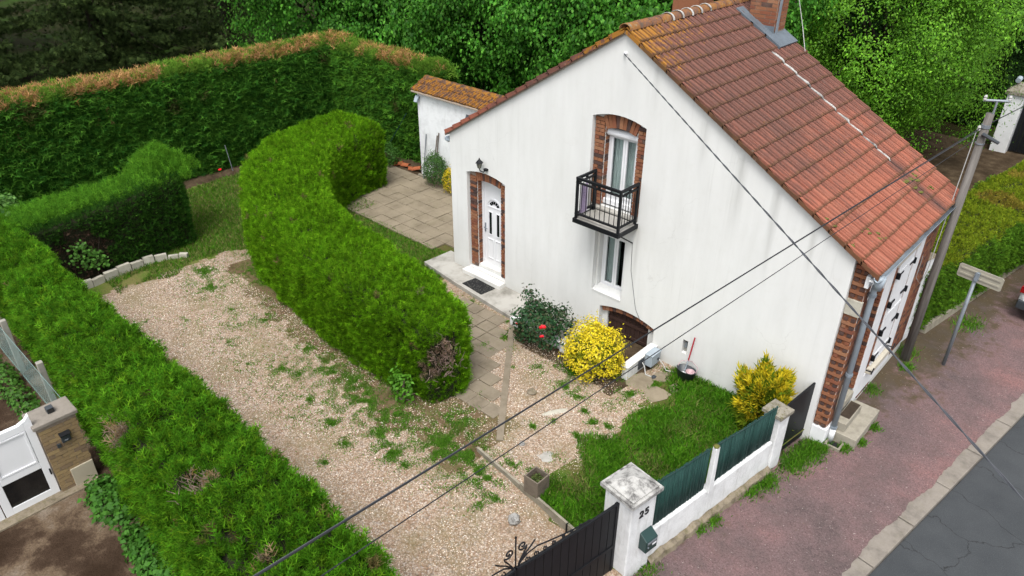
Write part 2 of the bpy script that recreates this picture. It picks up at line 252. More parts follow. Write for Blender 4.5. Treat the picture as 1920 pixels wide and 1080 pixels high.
def mk_grounds():
    t = NT('gravel'); p = t.pos(); vc = t.vor(p, 38, out='Color'); vd = t.vor(p, 38); sx = t.n('ShaderNodeSeparateXYZ'); t.l(vc, sx.inputs[0]); r = sx.outputs[0]
    c = t.ramp(r, [(0, (0.40, 0.30, 0.20)), (.2, (0.55, 0.42, 0.31)), (.4, (0.33, 0.19, 0.12)), (.55, (0.66, 0.55, 0.44)), (.72, (0.42, 0.27, 0.17)), (.85, (0.70, 0.61, 0.53)), (1, (0.26, 0.20, 0.15))])
    c = t.mix(t.ramp(vd, [(.4, 0), (.8, .65)]), c, (0.15, 0.10, 0.06)); f = t.noise(p, .8, 5, .6); c = t.mix(t.ramp(f, [(.45, 0), (.75, .4)]), c, (0.34, 0.24, 0.15))
    c = t.mix(t.ramp(t.noise(p, 1.1, 6, .65), [(.48, 0), (.66, .5)]), c, (0.22, 0.19, 0.08))
    MAT['gravel'] = t.done(c, .9, vd, -.6, .015)
    def gm(name, stops, sc=1.5, b=.02, f2c=(0.05, 0.04, 0.02)):
        t = NT(name); p = t.pos(); f = t.noise(p, sc, 7, .68); c = t.ramp(f, stops); c = t.mix(t.ramp(t.noise(p, 30, 4), [(.4, 0), (.75, .5)]), c, f2c); MAT[name] = t.done(c, 1.0, t.noise(p, 30, 6), .7, b, spec=.04)
    gm('grass_ground', [(.3, (0.11, 0.08, 0.045)), (.45, (0.10, 0.10, 0.03)), (.6, (0.07, 0.12, 0.018)), (.75, (0.06, 0.13, 0.016))], 2.2)
    gm('dry_lawn', [(.3, (0.20, 0.15, 0.075)), (.45, (0.17, 0.17, 0.055)), (.6, (0.11, 0.17, 0.03)), (.75, (0.08, 0.16, 0.02))], 1.3)
    gm('dirt_yard', [(.36, (0.05, 0.031, 0.02)), (.46, (0.085, 0.055, 0.037)), (.54, (0.21, 0.15, 0.10)), (.68, (0.36, 0.30, 0.24))], .8, .03, (0.04, 0.027, 0.018))
    gm('bed_soil', [(.3, (0.05, 0.034, 0.022)), (.5, (0.10, 0.07, 0.045)), (.7, (0.17, 0.125, 0.08))], 3)
    gm('verge_soil', [(.3, (0.13, 0.085, 0.05)), (.45, (0.21, 0.145, 0.085)), (.6, (0.20, 0.17, 0.08)), (.75, (0.32, 0.24, 0.16))], 2.2)
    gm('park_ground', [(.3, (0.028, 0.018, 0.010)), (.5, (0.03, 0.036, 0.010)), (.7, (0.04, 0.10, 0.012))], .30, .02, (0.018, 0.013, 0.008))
mk_grounds()
def mk_leaf(name, rough=.55, trans=.22, spec=.25):
    t = NT(name); a = t.n('ShaderNodeAttribute'); a.attribute_name = 'col'; t.done(a.outputs['Color'], rough, spec=spec)
    tr = t.n('ShaderNodeBsdfTranslucent'); g = t.n('ShaderNodeGamma'); g.inputs[1].default_value = .82; t.l(a.outputs['Color'], g.inputs[0]); t.l(g.outputs[0], tr.inputs['Color']); mx = t.n('ShaderNodeMixShader'); mx.inputs[0].default_value = trans
    t.l(t.b.outputs[0], mx.inputs[1]); t.l(tr.outputs[0], mx.inputs[2]); t.l(mx.outputs[0], t.o.inputs['Surface']); MAT[name] = t.m
mk_leaf('leaf', .55, .38, .2); mk_leaf('needle', .75, .34, .08); mk_leaf('pebble', .8, 0.0, .25)
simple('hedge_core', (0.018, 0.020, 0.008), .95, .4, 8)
def mk_screen():
    t = NT('screen_green'); p = t.pos((40, 40, 3)); f = t.noise(p, 1.5, 5, .7); c = t.ramp(f, [(.3, (0.006, 0.026, 0.024)), (.7, (0.02, 0.075, 0.062))]); MAT['screen_green'] = t.done(c, .7, f, .8, .02)
mk_screen()
def mk_mat():
    t = NT('doormat'); p = t.pos(); d = t.vor(p, 26); c = t.ramp(d, [(.22, (0.16, 0.165, 0.14)), (.34, (0.018, 0.018, 0.02))]); x, y, z = t.sep(p); MAT['doormat'] = t.done(c, .9, d, .5, .01)
mk_mat()

# ------------------------------------------------------------------ object helpers
ORG = {}
def props(o, label=None, cat=None, group=None, kind=None):
    if label: o['label'] = label
    if cat: o['category'] = cat
    if group: o['group'] = group
    if kind: o['kind'] = kind
    return o
def thing(name, label, cat, loc=(0, 0, 0), group=None):
    o = bpy.data.objects.new(name, None); o.empty_display_size = .2; COL.objects.link(o); o.location = loc; ORG[o] = Vector(loc); return props(o, label, cat, group)
def link(name, me, parent=None, origin=None):
    o = bpy.data.objects.new(name, me); COL.objects.link(o)
    if parent is not None: o.parent = parent; ORG[o] = ORG[parent]
    else: o.location = origin or (0, 0, 0); ORG[o] = Vector(o.location)
    return o
def piece(name, me, parent, loc, rot=(0, 0, 0), scale=None):
    o = bpy.data.objects.new(name, me); COL.objects.link(o); o.parent = parent; o.location = Vector(loc) - ORG[parent]; o.rotation_euler = rot
    if scale: o.scale = scale
    ORG[o] = Vector(loc); return o
class MB:
    def __init__(s): s.v = []; s.f = []
    def add(s, vs, fs):
        k = len(s.v); s.v += [tuple(v) for v in vs]; s.f += [tuple(i + k for i in f) for f in fs]; return s
    def box(s, x0, x1, y0, y1, z0, z1, M=None):
        vs = [Vector((x, y, z)) for x in (x0, x1) for y in (y0, y1) for z in (z0, z1)]
        if M is not None: vs = [M @ v for v in vs]
        return s.add(vs, [(0, 1, 3, 2), (4, 6, 7, 5), (0, 4, 5, 1), (2, 3, 7, 6), (0, 2, 6, 4), (1, 5, 7, 3)])
    def prism(s, bot, top):
        n = len(bot); return s.add(list(bot) + list(top), [tuple(range(n))[::-1], tuple(range(n, 2 * n))] + [(i, (i + 1) % n, n + (i + 1) % n, n + i) for i in range(n)])
    def tube(s, pts, r, seg=8, cap=True):
        pts = [Vector(p) for p in pts]; n = len(pts); rr = r if hasattr(r, '__len__') else [r] * n; vs = []; ref = None
        for i, p in enumerate(pts):
            t = (pts[min(i + 1, n - 1)] - pts[max(i - 1, 0)]).normalized()
            if ref is None: ref = Vector((0, 0, 1)) if abs(t.z) < .9 else Vector((1, 0, 0))
            a = t.cross(ref); a = a.normalized() if a.length > 1e-6 else t.orthogonal().normalized(); b = a.cross(t).normalized(); ref = b
            for k in range(seg):
                q = 2 * math.pi * k / seg; vs.append(p + (a * math.cos(q) + b * math.sin(q)) * rr[i])
        fs = [(i * seg + k, i * seg + (k + 1) % seg, (i + 1) * seg + (k + 1) % seg, (i + 1) * seg + k) for i in range(n - 1) for k in range(seg)]
        if cap: fs += [tuple(range(seg))[::-1], tuple(range((n - 1) * seg, n * seg))]
        return s.add(vs, fs)
    def lathe(s, prof, c, seg=16, sx=1, sy=1):
        vs = [(c[0] + r * sx * math.cos(2 * math.pi * k / seg), c[1] + r * sy * math.sin(2 * math.pi * k / seg), c[2] + z) for r, z in prof for k in range(seg)]; n = len(prof)
        return s.add(vs, [(i * seg + k, i * seg + (k + 1) % seg, (i + 1) * seg + (k + 1) % seg, (i + 1) * seg + k) for i in range(n - 1) for k in range(seg)] + [tuple(range(seg))[::-1], tuple(range((n - 1) * seg, n * seg))])
    def mesh(s, name, mat, smooth=False, off=(0, 0, 0)):
        me = bpy.data.meshes.new(name); o = Vector(off); me.from_pydata([tuple(Vector(v) - o) for v in s.v], [], s.f); me.materials.append(MAT[mat])
        bm = bmesh.new(); bm.from_mesh(me); bmesh.ops.recalc_face_normals(bm, faces=bm.faces); bm.to_mesh(me); bm.free()
        if smooth: me.shade_smooth()
        return me
    def build(s, name, mat, parent=None, origin=None, smooth=False, bevel=0):
        off = ORG[parent] if parent is not None else Vector(origin or (0, 0, 0)); me = s.mesh(name, mat, smooth, off); o = link(name, me, parent, origin)
        if bevel:
            b = o.modifiers.new('bevel', 'BEVEL'); b.width = bevel; b.segments = 2; b.limit_method = 'ANGLE'
        return o
def box(name, mat, parent, *b, bevel=0, M=None): return MB().box(*b, M=M).build(name, mat, parent, bevel=bevel)
def npmesh(name, V, F, mat, parent=None, col=None, origin=None, smooth=False):
    V = np.asarray(V, np.float32).reshape(-1, 3); F = np.asarray(F, np.int32); k = F.shape[1]
    off = ORG[parent] if parent is not None else Vector(origin or (0, 0, 0)); V = V - np.array(off, np.float32)
    me = bpy.data.meshes.new(name); me.vertices.add(len(V)); me.vertices.foreach_set('co', V.ravel()); me.loops.add(F.size); me.loops.foreach_set('vertex_index', F.ravel())
    me.polygons.add(len(F)); me.polygons.foreach_set('loop_start', np.arange(0, F.size, k, dtype=np.int32)); me.update(calc_edges=True)
    if col is not None:
        a = me.attributes.new('col', 'FLOAT_COLOR', 'POINT'); c4 = np.ones((len(V), 4), np.float32); c4[:, :3] = col; a.data.foreach_set('color', c4.ravel())
    me.materials.append(MAT[mat])
    if smooth: me.shade_smooth()
    return link(name, me, parent, origin)
def unit(a): return a / np.maximum(np.linalg.norm(a, axis=-1, keepdims=True), 1e-9)
def vnoise(P, sc, seed=0.0): return np.array([mnoise.noise((p[0] * sc + seed, p[1] * sc - seed, p[2] * sc)) for p in P])
def palette(n, cols, jit=.18):
    cols = np.array(cols); w = rng.random(n) * (len(cols) - 1); i = np.minimum(w.astype(int), len(cols) - 2); f = (w - i)[:, None]; c = cols[i] * (1 - f) + cols[i + 1] * f
    return c * (1 + jit * rng.normal(size=(n, 1))).clip(.5, 1.6)
def sprays(name, P, N, mat, parent, length, width, cols, lobes=3, spread=.55, up=.6, jit=.35, droop=0.0, kind=None, tri=False, flat=False):
    """conifer sprays: a fan of pointed fronds at each point"""
    n = len(P); D = unit(N + np.array([0, 0, up - droop]) + jit * rng.normal(size=(n, 3))); S = unit(np.cross(D, (np.array([0, 0, 1.0]) + .35 * rng.normal(size=(n, 3))) if flat else rng.normal(size=(n, 3)))); T = np.cross(D, S)
    L = length * (.6 + .8 * rng.random((n, 1))); Vs = []
    for k in range(lobes):
        an = (k - (lobes - 1) / 2) * spread; d = D * math.cos(an) + S * math.sin(an); s = S * math.cos(an) - D * math.sin(an); l = L * (1.0 if abs(an) < .01 else .78); w = width * (.7 + .6 * rng.random((n, 1)))
        b = P + d * l * .10 + T * (rng.random((n, 1)) - .5) * width; Vs.append(np.stack([b - s * w * .5, b + s * w * .5, b + d * l], 1) if tri else np.stack([b - s * w * .5, b + s * w * .5, b + d * l * .55 + s * w * .45 + T * w * .3, b + d * l, b + d * l * .55 - s * w * .45 - T * w * .1], 1))
    kk = 3 if tri else 5; V = np.stack(Vs, 1).reshape(-1, 3); q = len(V) // kk; F = np.arange(q * kk, dtype=np.int32).reshape(q, kk); C = np.repeat(cols, lobes * kk, axis=0); o = npmesh(name, V, F, mat, parent, C)
    if kind: o['kind'] = kind
    return o
def fronds(name, P, N, mat, parent, length, width, cols, up=.6, jit=.35, flat=False, pairs=3):
    """flat conifer branchlets: a pointed axis with paired side leaflets, tips paler than the base"""
    n = len(P); D = unit(N + np.array([0, 0, up]) + jit * rng.normal(size=(n, 3))); S = unit(np.cross(D, (np.array([0, 0, 1.0]) + .6 * rng.normal(size=(n, 3))) if flat else rng.normal(size=(n, 3)))); T = np.cross(D, S); L = length * (.55 + .9 * rng.random((n, 1))); tris = []; cw = []
    bend = T * (rng.random((n, 1)) - .5) * .5
    def at(u): return P + D * L * u + bend * L * u * u
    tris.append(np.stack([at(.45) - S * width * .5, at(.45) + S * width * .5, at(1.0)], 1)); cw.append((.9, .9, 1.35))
    for k in range(pairs):
        u = .08 + .62 * k / max(pairs - 1, 1); ll = L * (.52 - .22 * k / pairs)
        for sg in (-1, 1):
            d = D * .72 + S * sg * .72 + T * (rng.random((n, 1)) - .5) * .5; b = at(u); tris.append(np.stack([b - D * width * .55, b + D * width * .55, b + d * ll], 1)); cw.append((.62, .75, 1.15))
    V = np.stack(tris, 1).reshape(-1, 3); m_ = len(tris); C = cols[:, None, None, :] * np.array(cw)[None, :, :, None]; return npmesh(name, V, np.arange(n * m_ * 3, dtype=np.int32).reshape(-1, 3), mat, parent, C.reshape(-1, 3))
def leaves(name, P, N, mat, parent, size, cols, asp=.6, up=.3, jit=.5, droop=.0):
    """broad leaves: one folded, pointed quad each"""
    n = len(P); A = unit(N + np.array([0, 0, up]) + jit * rng.normal(size=(n, 3))); r = rng.normal(size=(n, 3)) + np.array([0, 0, -droop * 3]); D = unit(r - A * (r * A).sum(1, keepdims=True)); S = np.cross(A, D)
    L = size * (.6 + .7 * rng.random((n, 1))); W = L * asp * .5; b = P
    V = np.stack([b, b + D * L * .45 + S * W + A * L * .10, b + D * L - A * L * .10, b + D * L * .45 - S * W + A * L * .10], 1).reshape(-1, 3); F = np.arange(n * 4, dtype=np.int32).reshape(n, 4)
    return npmesh(name, V, F, mat, parent, np.repeat(cols, 4, axis=0))
def sample_tris(V, F, dens):
    a, b, c = V[F[:, 0]], V[F[:, 1]], V[F[:, 2]]; cr = np.cross(b - a, c - a); ar = np.linalg.norm(cr, axis=1) / 2; n = int(ar.sum() * dens); i = rng.choice(len(F), n, p=ar / ar.sum())
    u = rng.random((n, 2)); fl = u.sum(1) > 1; u[fl] = 1 - u[fl]; return a[i] + (b - a)[i] * u[:, :1] + (c - a)[i] * u[:, 1:], unit(cr[i])

XF = lambda y: 8.37 + .143 * (y + 4.5)          # street-side face of the garden fence
YE = lambda x: -4.23 - .12 * (x - 5.05)         # edge between raised plot and driveway
def sstep(a, b, x):
    t = np.clip((x - a) / (b - a), 0, 1); return t * t * (3 - 2 * t)
def H(x, y):                                     # garden ground height
    x = np.asarray(x, float); y = np.asarray(y, float)
    drive = -.10 - .095 * sstep(4.0, 8.0, x); plot = -.09 + .08 * sstep(2.0, 5.0, x); k = sstep(-.06, .06, y - YE(x)) * sstep(1.5, 3.0, x)
    return drive * (1 - k) + plot * k

# ------------------------------------------------------------------ setting: ground, road, pavement
def quad(name, mat, pts, kind='structure'): return props(MB().add(pts, [tuple(range(len(pts)))]).build(name, mat), kind=kind)
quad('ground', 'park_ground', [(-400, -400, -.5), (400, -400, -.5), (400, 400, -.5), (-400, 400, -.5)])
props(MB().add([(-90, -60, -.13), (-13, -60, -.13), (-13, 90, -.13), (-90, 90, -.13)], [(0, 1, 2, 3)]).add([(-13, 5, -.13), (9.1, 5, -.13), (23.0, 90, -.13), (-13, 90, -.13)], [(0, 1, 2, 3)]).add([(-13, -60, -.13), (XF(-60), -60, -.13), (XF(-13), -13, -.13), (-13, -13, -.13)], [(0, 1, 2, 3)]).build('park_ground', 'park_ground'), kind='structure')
K = lambda y, d: (10.44 + d + .1425 * (y + 2.6), y)    # kerb inner edge, d metres towards the road
quad('road', 'asphalt', [(*K(-60, .31), -.285), (*K(-60, 7), -.285), (*K(90, 7), -.285), (*K(90, .31), -.285)])
def PI_(y): return XF(y) - (.02 if y < -4.3 else .25) if y < -.1 else (8.95 if y < 4.6 else 9.12 + .164 * (y - 4.95))
def pav():
    n = 1600; ys = np.linspace(-40, 60, n); V = []
    for y in ys: V += [(PI_(y), y, -.20), (K(y, .06 + .09 * mnoise.noise((0, y * 1.1, 4)) + .05 * mnoise.noise((0, y * 4.3, 9)) + .03 * mnoise.noise((0, y * 13, 2)))[0], y, -.196)]
    F = [(2 * i, 2 * i + 1, 2 * i + 3, 2 * i + 2) for i in range(n - 1)]; return props(npmesh('pavement', V, F, 'red_asphalt'), kind='structure')
pav()
quad('far_pavement', 'red_asphalt', [(*K(-60, 7), -.24), (*K(-60, 60), -.24), (*K(90, 60), -.24), (*K(90, 7), -.24)])
kerb = thing('kerb', None, None, (10.6, -1, -.3)); props(kerb, kind='structure')
kme = MB().box(0, .30, .006, 1.194, -.25, .0).mesh('kerb_stone', 'kerb_concrete')
for i in range(-8, 24):
    y = -1.89 + i * 1.2; x = K(y, .0)[0]; o = piece('kerb_stone', kme, kerb, (x, y, -.203 + random.uniform(-.004, .004)), (0, 0, -math.atan(.1425)))
    bv = o.modifiers.new('bevel', 'BEVEL'); bv.width = .012; bv.segments = 2

# garden ground as one skewed grid, cut into its surfaces
def garden():
    st = .1; nx, ny = 215, 184; iy = np.arange(ny + 1); ys = -13 + st * iy; ix = np.arange(nx + 1)
    X = np.array([XF(y) - .01 - st * ix for y in ys]); Yg = np.repeat(ys[:, None], nx + 1, 1); Zg = H(X, Yg)
    nz = np.array([[mnoise.noise((x * .9, y * .9, 0)) * .012 + mnoise.noise((x * 3.1, y * 3.1, 3)) * .006 for x, y in zip(a, b)] for a, b in zip(X, Yg)]); Zg = Zg + nz
    V = np.stack([X, Yg, Zg], -1).reshape(-1, 3); groups = {k: [] for k in ('gravel_driveway', 'lawn', 'rear_lawn', 'side_lawn', 'soil_bed', 'neighbour_yard', 'dry_verge')}
    for j in range(ny):
        for i in range(nx):
            x = X[j, i] - .05; y = ys[j] + .05; q = .22 * mnoise.noise((x * 2.2, y * 2.2, 7)) + .1 * mnoise.noise((x * 6, y * 6, 2))
            if y > 0 and x > 8.85: continue
            if y > -4.3 and x > XF(y) - .13: continue
            if y < -8.3: g = 'neighbour_yard'
            elif x < -9.35 + q or (y > 3.2 + q * .3): g = 'soil_bed'
            elif x < -4.75 + 1.3 * q + .45 * (y + 3.5) * (y > -3.5): g = 'rear_lawn' if y < .25 else 'soil_bed'
            elif x < .3 and y > -2.9: g = 'side_lawn'
            elif y > YE(x) and x > 6.35 + q + .35 * max(0, -1.2 - y) * (y > -2.6) * .6: g = 'lawn'
            elif x > 2.9 and -1.55 + q < y < .3 and x < 5.9: g = 'soil_bed'
            elif -4.0 < x < 5.2 and y < -3.3 and y > -4.35 - .30 * math.exp(-((x - 3.2) / 1.6) ** 2) + 1.6 * q - (.25 if x > 1.5 else 0) + .22 * max(0, -1.5 - x): g = 'dry_verge'
            else: g = 'gravel_driveway'
            a = j * (nx + 1) + i; groups[g].append((a, a + nx + 1, a + nx + 2, a + 1))
    mats = dict(gravel_driveway='gravel', lawn='grass_ground', rear_lawn='dry_lawn', side_lawn='grass_ground', soil_bed='bed_soil', neighbour_yard='dirt_yard', dry_verge='verge_soil')
    for g, fs in groups.items():
        fs = np.array(fs); u, inv = np.unique(fs, return_inverse=True); props(npmesh(g, V[u], inv.reshape(-1, 4), mats[g], smooth=True), kind='structure')
garden()

# ------------------------------------------------------------------ the house
from mathutils.geometry import tessellate_polygon
XA, HA, SL = 4.53, 6.113, .5922; SLL = .616
def roofz(x): return HA - SL * (x - XA) if x >= XA else HA - SLL * (XA - x)
def arch(x0, x1, z0, z1, rise=0.0, n=10):
    pts = [(x0, z0), (x1, z0)]
    if rise <= 0: return pts + [(x1, z1), (x0, z1)]
    return pts + [(x1 + (x0 - x1) * k / n, z1 + rise * (1 - (2 * k / n - 1) ** 2)) for k in range(n + 1)]
def holed_wall(name, outer, holes, y0, y1, mat, parent):
    loops = [outer] + holes; flat = [p for l in loops for p in l]; tri = tessellate_polygon([[Vector((x, z, 0)) for x, z in l] for l in loops]); n = len(flat); mb = MB()
    vs = [(x, y0, z) for x, z in flat] + [(x, y1, z) for x, z in flat]; fs = [tuple(t) for t in tri] + [tuple(i + n for i in t[::-1]) for t in tri]; k = 0
    for l in loops:
        q = len(l); fs += [(k + i, k + (i + 1) % q, n + k + (i + 1) % q, n + k + i) for i in range(q)]; k += q
    return mb.add(vs, fs).build(name, mat, parent)
house = thing('house', 'white rendered gabled house with red tiled roof and small balcony', 'house', (4.6, 2, -.1))
zl, zr_ = roofz(0) - .05, roofz(8.98) - .05
outer = [(0, -.35), (8.98, -.35), (8.98, zr_), (XA, HA - .05), (0, zl)]
gable = holed_wall('gable_wall', outer, [arch(.52, 1.70, .10, 2.50, .10), arch(3.92, 5.09, 2.72, 4.52, .11), arch(4.15, 4.88, .91, 2.26), arch(4.39, 5.71, -.12, .62, .12), arch(6.36, 6.47, .40, .70)], 0, .12, 'plaster', house)
outer2 = [(.02, -.34), (9.20, -.34), (9.20, roofz(9.2) - .07), (XA, HA - .07), (.02, zl - .02)]
holed_wall('inner_wall', outer2, [arch(.73, 1.49, .14, 2.33, .05), arch(4.14, 4.87, 2.76, 4.30, .07), arch(4.19, 4.83, .93, 2.22), arch(4.52, 5.52, -.11, .50, .10)], .1215, .36, 'plaster', house)
MB().box(.0, .30, .362, 4.02, -.35, zl - .03).build('rear_wall', 'plaster', house)
MB().box(.03, 9.0, 3.75, 4.03, -.35, 3.1).add([(.03, 3.75, 3.1), (9.0, 3.75, 3.1), (XA, 3.75, HA - .12), (.03, 4.03, 3.1), (9.0, 4.03, 3.1), (XA, 4.03, HA - .12)], [(0, 1, 2), (5, 4, 3), (0, 2, 5, 3), (1, 4, 5, 2), (0, 3, 4, 1)]).build('far_wall', 'plaster', house)
MB().box(.4, 8.9, .9, .93, -.3, 3.1).build('room_partition', 'room_dark', house)
box('niche_back', 'slab_concrete', house, 6.355, 6.475, .085, .119, .395, .705)

# --- bricks
BL, BH = .218, .060
BM = {}
def brick_mesh(L, D, Hh, mat):
    k = (round(L, 3), round(D, 3), round(Hh, 3), mat)
    if k not in BM:
        b = .004; mb = MB(); mb.prism([(-L/2, -D/2, -Hh/2), (L/2, -D/2, -Hh/2), (L/2, D/2, -Hh/2), (-L/2, D/2, -Hh/2)], [(-L/2, -D/2, Hh/2), (L/2, -D/2, Hh/2), (L/2, D/2, Hh/2), (-L/2, D/2, Hh/2)]); BM[k] = mb.mesh('brick', mat)
    return BM[k]
def bpick(dark=.35):
    dark *= .6
    r = random.random(); return 'brick_dark' if r < dark else ('brick_red' if r < dark + .3 else 'brick_orange')
def brick(parent, cx, cy, cz, L, D, Hh=BH, rot=(0, 0, 0), mat=None): return piece('brick', brick_mesh(L, D, Hh, mat or bpick()), parent, (cx + random.uniform(-.002, .002), cy + random.uniform(-.003, .003), cz), rot)
def bond_x(parent, x0, x1, z0, z1, y, depth=.05, skip=None, dark=.35):
    """courses on a face looking to -Y"""
    p = .0715; n = int((z1 - z0) / p); W = x1 - x0
    for i in range(n):
        z = z0 + (i + .5) * p
        if skip and skip[0] < z < skip[1]: continue
        if W > .20:
            parts = [(0, W)] if i % 2 else [(0, W * .5), (W * .5, W)]
        elif W > .14: parts = [(0, W * .62), (W * .62, W)] if i % 2 else [(0, W * .36), (W * .36, W)]
        else: parts = [(0, W)]
        for a, b in parts:
            hd = len(parts) > 1 and W > .2; brick(parent, x0 + (a + b) / 2, y, z, b - a - (.05 if hd and W > .22 else .012), depth, .052 if hd and W > .22 else .058, mat=('brick_dark' if hd and W > .22 and random.random() < .85 else bpick(.06 if W > .22 else dark)))
def bond_y(parent, y0, y1, z0, z1, x, depth=.05, dark=.3):
    p = .0715; n = int((z1 - z0) / p); W = y1 - y0
    for i in range(n): brick(parent, x, (y0 + y1) / 2, z0 + (i + .5) * p, depth, W - .008, mat=bpick(dark))
def voussoirs(parent, x0, x1, z1, rise, y, hh=.12, depth=.06, n=13):
    for k in range(n):
        u = (k + .5) / n; x = x0 + (x1 - x0) * u; z = z1 + rise * (1 - (2 * u - 1) ** 2) + hh * .5 - .01; sl = rise * -4 * (2 * u - 1) / (x1 - x0)
        brick(parent, x, y, z, (x1 - x0) / n - .008, depth, hh, (0, -math.atan(sl), 0), mat=('brick_dark', 'brick_orange', 'brick_red')[k % 3] if k % 5 else 'brick_orange')
# door surround
ds = box('door_brickwork', 'mortar', house, .53, .728, .108, .1205, .12, 2.49)
bond_x(ds, .53, .735, .13, 2.47, .103, .045); bond_y(ds, .135, .25, .16, 2.33, .732, .02, .25); bond_x(ds, 1.495, 1.69, .13, 2.47, .103, .045, dark=.3)
voussoirs(ds, .735, 1.495, 2.33, .055, .103, .20, .05, 11)
# upper window surround
us = box('window_brickwork', 'mortar', house, 3.93, 4.139, .108, .1205, 2.74, 4.50)
bond_x(us, 3.93, 4.145, 2.78, 4.52, .103, .045); bond_y(us, .135, .245, 2.78, 4.30, 4.145, .02, .25); bond_x(us, 4.875, 5.08, 2.78, 4.52, .103, .045, dark=.3)
voussoirs(us, 4.145, 4.875, 4.30, .075, .103, .245, .05, 9)
# cellar lintel
cs = box('cellar_lintel', 'mortar', house, 4.41, 5.69, .112, .1208, .615, .63)
voussoirs(cs, 4.42, 5.68, .505, .12, .09, .11, .075, 15)
# street corner pier, facing the gable side
cp = box('corner_pier', 'brick_orange', house, 8.985, 9.198, .102, .1205, .14, 3.38)
bond_x(cp, 8.985, 9.215, .14, 3.36, .095, .05, skip=(2.38, 2.70))
box('quoin_stone', 'pale_block', cp, 8.983, 9.222, .068, .125, 2.40, 2.68, bevel=.008)
# street front
box('street_wall', 'plaster', house, 8.97, 9.19, 1.17, 4.02, -.3, 3.12); box('street_wall_pier', 'mortar', house, 9.0, 9.19, .125, .36, -.3, 3.12); box('street_wall_head', 'plaster', house, 8.98, 9.185, .362, 1.168, 2.55, 3.12)
box('corner_plinth', 'white_paint', house, 8.98, 9.235, .055, .37, -.26, .125, bevel=.01)
fj = box('front_door_jamb', 'mortar', house, 9.0, 9.188, 1.155, 1.169, .37, 2.55); bond_x(fj, 9.03, 9.215, .40, 2.53, 1.148, .05, dark=.4)
fd = box('street_door', 'brown_plank', house, 8.95, 8.99, .362, 1.165, .30, 2.54)
box('threshold', 'step_concrete', house, 8.99, 9.235, .372, 1.145, .20, .36, bevel=.01)
def facade_bricks():
    mb = {k: MB() for k in ('brick_orange', 'brick_red', 'brick_dark')}; p = .0715
    for y0, y1, z0, z1 in ((.13, .36, .14, 3.05), (1.58, 1.80, .55, 2.75), (2.60, 2.72, .55, 2.75), (3.10, 3.99, .05, 2.85), (1.6, 2.2, -.1, .4)):
        for i in range(int((z1 - z0) / p)):
            y = y0 - (.055 if i % 2 else 0)
            while y < y1 - .02:
                a, b = max(y, y0), min(y + .112, y1); z = z0 + i * p
                if b - a > .03: mb[bpick(.35)].box(9.185, 9.205, a + .004, b - .004, z, z + .06)
                y += .112
    for k, b in mb.items(): props(b.build('front_brickwork', k, house), kind='stuff')
facade_bricks()
box('window_band', 'white_paint', house, 9.188, 9.222, 1.17, 1.565, .02, 3.0, bevel=.006); box('window_band', 'white_paint', house, 9.188, 9.222, 2.73, 3.09, .02, 3.0, bevel=.006)
box('window_sill', 'cream_paint', house, 9.19, 9.30, 1.72, 2.68, .42, .53, bevel=.008); box('window_lintel', 'cream_paint', house, 9.188, 9.24, 1.58, 2.72, 2.70, 2.98, bevel=.006)
box('window_apron', 'white_paint', house, 9.188, 9.215, 1.58, 2.72, .0, .415)
for y0, y1 in ((1.81, 2.20), (2.205, 2.59)):
    sh = box('shutter', 'white_paint', house, 9.19, 9.225, y0, y1, .55, 2.69, bevel=.005)
    for k in range(3): box('slat_rail', 'white_paint', sh, 9.226, 9.236, y0 + .02, y1 - .02, .72 + k * .86, .80 + k * .86)
for y, sg in ((1.80, 1), (2.60, -1)):
    for z in (.72, 1.27, 1.86, 2.44): MB().box(9.226, 9.246, min(y - sg * .05, y + sg * .24), max(y - sg * .05, y + sg * .24), z, z + .035).box(9.20, 9.27, y - .03, y + .01, z - .04, z + .07).build('hinge', 'black_metal', house)
for y in (1.62, 2.70): MB().tube([(9.22, y, .55), (9.33, y, .56)], .012, 6).tube([(9.33, y - .05, .54), (9.33, y + .05, .62)], .014, 6).build('shutter_catch', 'black_metal', house)
box('fascia', 'white_paint', house, 9.19, 9.25, .0, 4.05, 2.98, 3.18)
box('soffit', 'white_paint', house, 9.25, 9.31, -.05, 4.08, 3.13, 3.16)

# --- roof
roof = MB()
def slope_pt(d, y, h=0.0):   # d metres down the street slope from the ridge
    a = math.atan(SL); return Vector((XA + d * math.cos(a) + h * math.sin(a), y, HA - d * math.sin(a) + h * math.cos(a)))
AS = math.atan(SL); AL = math.atan(SLL); Y0, Y1 = -.07, 4.11
b = [(XA, HA - .02), (9.24, roofz(9.24) - .02), (9.24, roofz(9.24) - .06), (XA, HA - .06), (-.10, roofz(-.10) - .06), (-.10, roofz(-.10) - .02)]
rf = MB().prism([(x, Y0 + .02, z) for x, z in b], [(x, Y1 - .02, z) for x, z in b]).build('roof', 'mortar', house)  # solid board under the tiles, added to block light
NC, NR = 18, 17; TW = (Y1 - Y0) / NC; EXPO = 5.59 / NR
prof = [(0, .038), (.026, .050), (.042, .014), (.090, .007), (.104, .042), (.128, .042), (.142, .007), (.190, .008), (.206, .028), (.231, .038)]
def tile_mb(mb, M=None, L=None):
    L = L or EXPO + .045; vs = []
    for x in (-.045, L - .05):
        for y, z in prof: vs.append(Vector((x, y * TW / .232, z + .030 * (x + .045) / L)))
    n = len(prof)
    for y, z in prof: vs.append(Vector((L - .052, y * TW / .232, -.022 + .012)))
    fs = [(i, i + 1, n + i + 1, n + i) for i in range(n - 1)] + [(n + i, n + i + 1, 2 * n + i + 1, 2 * n + i) for i in range(n - 1)] + [(0, n, 2 * n), (n - 1, 3 * n - 1, 2 * n - 1)]
    if M is not None: vs = [M @ v for v in vs]
    mb.add(vs, fs); return mb
tme = tile_mb(MB()).mesh('tile', 'roof_tile')
